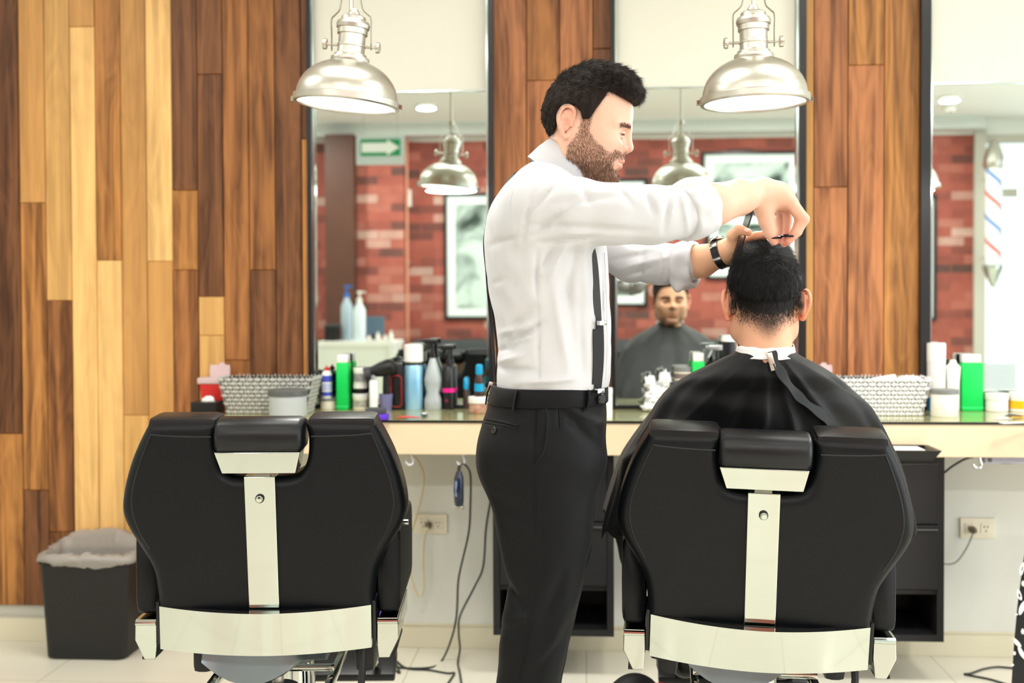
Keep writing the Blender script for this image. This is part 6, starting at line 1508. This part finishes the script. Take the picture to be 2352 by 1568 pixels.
for s in (-1, 1): MB().tube([(s*w*.35,0,h/2), (s*w*.35,0,ZC-t.location.z-.001)], .002, 6).build('hanger', chrome, t)
# white desk with dispensers
def dsk():
    Y0, Y1 = -1.6, -1.1; a = mir(725, 784, Y1); b = mir(905, 784, Y1); zt_ = a.z; t = thing('reception_desk', ((a.x+b.x)/2, (Y0+Y1)/2, 0), 'white desk carrying pump bottles, seen low in the left mirror', 'desk'); w = b.x-a.x
    MB().box((0,0,zt_-.02), (w,.5,.04), bev=.004).build('top', tubm, t)
    wm = mat('white_desk_board', (228, 230, 222), .5)
    MB().box((0,.2,(zt_-.04)/2), (w-.06,.03,zt_-.042)).build('front_panel', wm, t)
    for s in (-1, 1): MB().box((s*(w/2-.03),0,(zt_-.04)/2), (.04,.46,zt_-.042)).build('side_panel', wm, t)
    return t, zt_
DSK, zD = dsk()
def pump_bottle(px, w, ytop, Y, label, m, cap):
    p = mir(px, 784, Y); H = mir(px, ytop, Y).z-zD; D = 2*YM-Y; r = w/2*D/FPX; t = thing('pump_bottle', (p.x, Y, zD), label, 'bottle')
    MB().lathe([(.001,0),(r*.95,0),(r,.01),(r,H*.62),(r*.45,H*.75),(r*.4,H*.8)], n=24).build('body', m, t, smooth=True, auto=50)
    MB().lathe([(r*.45,H*.78),(r*.45,H*.85),(.008,H*.86),(.008,H*.95),(r*.4,H*.96),(r*.4,H),(.001,H)], n=16).build('pump', cap, t, smooth=True, auto=40)
    MB().box((r*.5,0,H*.975), (r*1.1,.012,.014)).build('spout', cap, t)
pump_bottle(797, 27, 655, -1.3, 'clear pump bottle with blue top, left one on the reflected desk', mat('pale_blue_clear', (205, 225, 240), .15, trans=.3), mat('bright_blue_pump', (40, 110, 190), .4))
pump_bottle(826, 28, 668, -1.2, 'white blue gel bottle, right one on the reflected desk', mat('milky_blue', (222, 236, 242), .25), tubm)
p = mir(764, 784, -1.25); t = thing('storage_box', (p.x, -1.25, zD), 'low black box on the reflected desk, left of the pump bottles', 'box'); MB().box((0,0,.06), (.10,.18,.12), bev=.006).build('box', black_plastic, t); MB().box((0,0,.128), (.105,.185,.016), bev=.004).build('lid', darkgrey, t)
p = mir(862, 784, -1.45); t = thing('monitor', (p.x, -1.45, zD), 'slate blue screen standing on the reflected desk', 'monitor'); MB().box((0,0,.12), (.16,.02,.16), bev=.004).build('screen', mat('slate_blue_plastic', (84, 104, 122), .4), t); MB().box((0,0,.02), (.06,.08,.04)).build('stand', black_plastic, t)
for x, yt in ((848,770),(868,762),(885,768),(898,758)):
    p = mir(x, 784, -1.12); t = thing('cosmetic_bottle', (p.x, -1.12, zD), {848:'leftmost',868:'second',885:'third',898:'rightmost'}[x]+' of the small white bottles along the reflected desk edge', 'bottle', 'small white bottles on the reflected desk')
    H = mir(x, yt, -1.12).z-zD; MB().lathe([(.001,0),(.018,0),(.019,.004),(.019,H*.6),(.008,H*.75),(.008,H),(.001,H)], n=16).build('body', tubm, t, smooth=True, auto=50)
# dark waiting bench against the brick
t = thing('waiting_bench', (-.15, YB+.42, 0), 'dark grey waiting bench under the pictures, low in the mirrors', 'bench'); grm = mat('charcoal_vinyl', (62, 66, 68), .45)
MB().box((0,0,.36), (2.9,.62,.16), bev=.04).build('seat', grm, t, smooth=True); MB().box((0,-.27,.64), (2.9,.14,.5), bev=.05).build('backrest', grm, t, smooth=True)
for x in (-1.35,-.45,.45,1.35):
    for y in (-.22,.24): MB().tube([(x,y,0),(x,y,.3)], .02, 10).build('leg', chrome, t, smooth=True)
# barber pole on the glazing post
Y = -2.1; p = mir(2282, 500, Y); D = 2*YM-Y; k_ = D/FPX; t = thing('barber_pole', p, 'red white and blue striped barber pole, seen in the right mirror', 'barber pole')
MB().lathe([(.001,-.415),(.07,-.415),(.07,.43),(.001,.43)], n=40).build('glass_tube', mat('pole_white', (245, 245, 245), .2), t, smooth=True, auto=40)
def helix(m, ph, nm):
    R = []; 
    for i in range(61):
        u = i/60; a = ph+u*4*PI; z = -.41+.83*u; R.append([Vector((.0712*math.cos(a+d), .0712*math.sin(a+d), z+d*.11)) for d in np.linspace(0, .85, 6)])
    MB().rings([[v if -.41 < v.z < .425 else Vector((v.x, v.y, max(-.41, min(.425, v.z)))) for v in r] for r in R], False, False, closed=False).build(nm, m, t, smooth=True)
helix(mat('pole_red', (215, 60, 60), .3), 0, 'red_stripe'); helix(mat('pole_blue', (60, 120, 200), .3), PI, 'blue_stripe')
MB().lathe([(.001,-.62),(.02,-.6),(.088,-.45),(.092,-.415),(.075,-.41),(.001,-.41)], n=32).build('lower_cap', chrome, t, smooth=True, auto=40)
MB().lathe([(.001,.425),(.078,.43),(.09,.45),(.085,.52),(.055,.62),(.02,.68),(.001,.69)], n=32).build('upper_cap', steel, t, smooth=True, auto=40)
MB().box((0,-.14,.35), (.03,.16,.03)).build('bracket', steel, t); MB().box((0,-.14,-.35), (.03,.16,.03)).build('bracket', steel, t)
# security camera
p = mir(2180, 306, -1.6); t = thing('security_camera', (p.x, -1.6, ZC-.001), 'white dome security camera on the ceiling, in the right mirror', 'camera')
MB().lathe([(.001,0),(.055,0),(.055,-.03),(.04,-.05),(.001,-.055)], n=24).build('housing', tubm, t, smooth=True, auto=40); MB().ell if False else None
MB().lathe([(.001,0),(.014,0),(.014,.012),(.001,.014)], (0,.03,-.04), 14, (0,.8,-.6)).build('lens', black_plastic, t, smooth=True)
# the lights in the ceiling; the panels are added, out of view, for soft light
lit = mat('lit_panel', (255,255,255), .5, emit=(255, 252, 245), es=3.0)
for i, (x, y) in enumerate(ADDED_PANELS):
    t = thing('added_panel_light', (x, y, ZC), 'added white ceiling panel light, '+('front row' if y > 2 else 'rear row')+', '+['far left', 'left of the barber', 'right of the barber', 'far right'][i % 4], 'ceiling light', 'added ceiling panel lights')
    f = MB()
    for sx in (-1, 1): f.box((sx*.575,0,-.02), (.03,.58,.04)); f.box((0,sx*.275,-.02), (1.12,.03,.04))
    f.build('frame', tubm, t); MB().box((0,0,-.012), (1.12,.52,.006)).build('diffuser', lit, t)
for i, (x, y) in enumerate(DOWNLIGHTS):
    t = thing('downlight', (x, y, ZC), 'round white recessed downlight near the brick wall, '+['leftmost', 'second from left', 'middle one of five', 'second from right', 'rightmost'][i], 'ceiling light', 'round recessed downlights')
    MB().lathe([(.075,-.001),(.095,-.001),(.097,-.008),(.078,-.014),(.074,-.004)], n=32, cap0=False, cap1=False).build('trim_ring', tubm, t, smooth=True, auto=40)
    MB().lathe([(.001,-.004),(.074,-.004),(.074,-.001),(.001,-.001)], n=32).build('lens', lit, t)
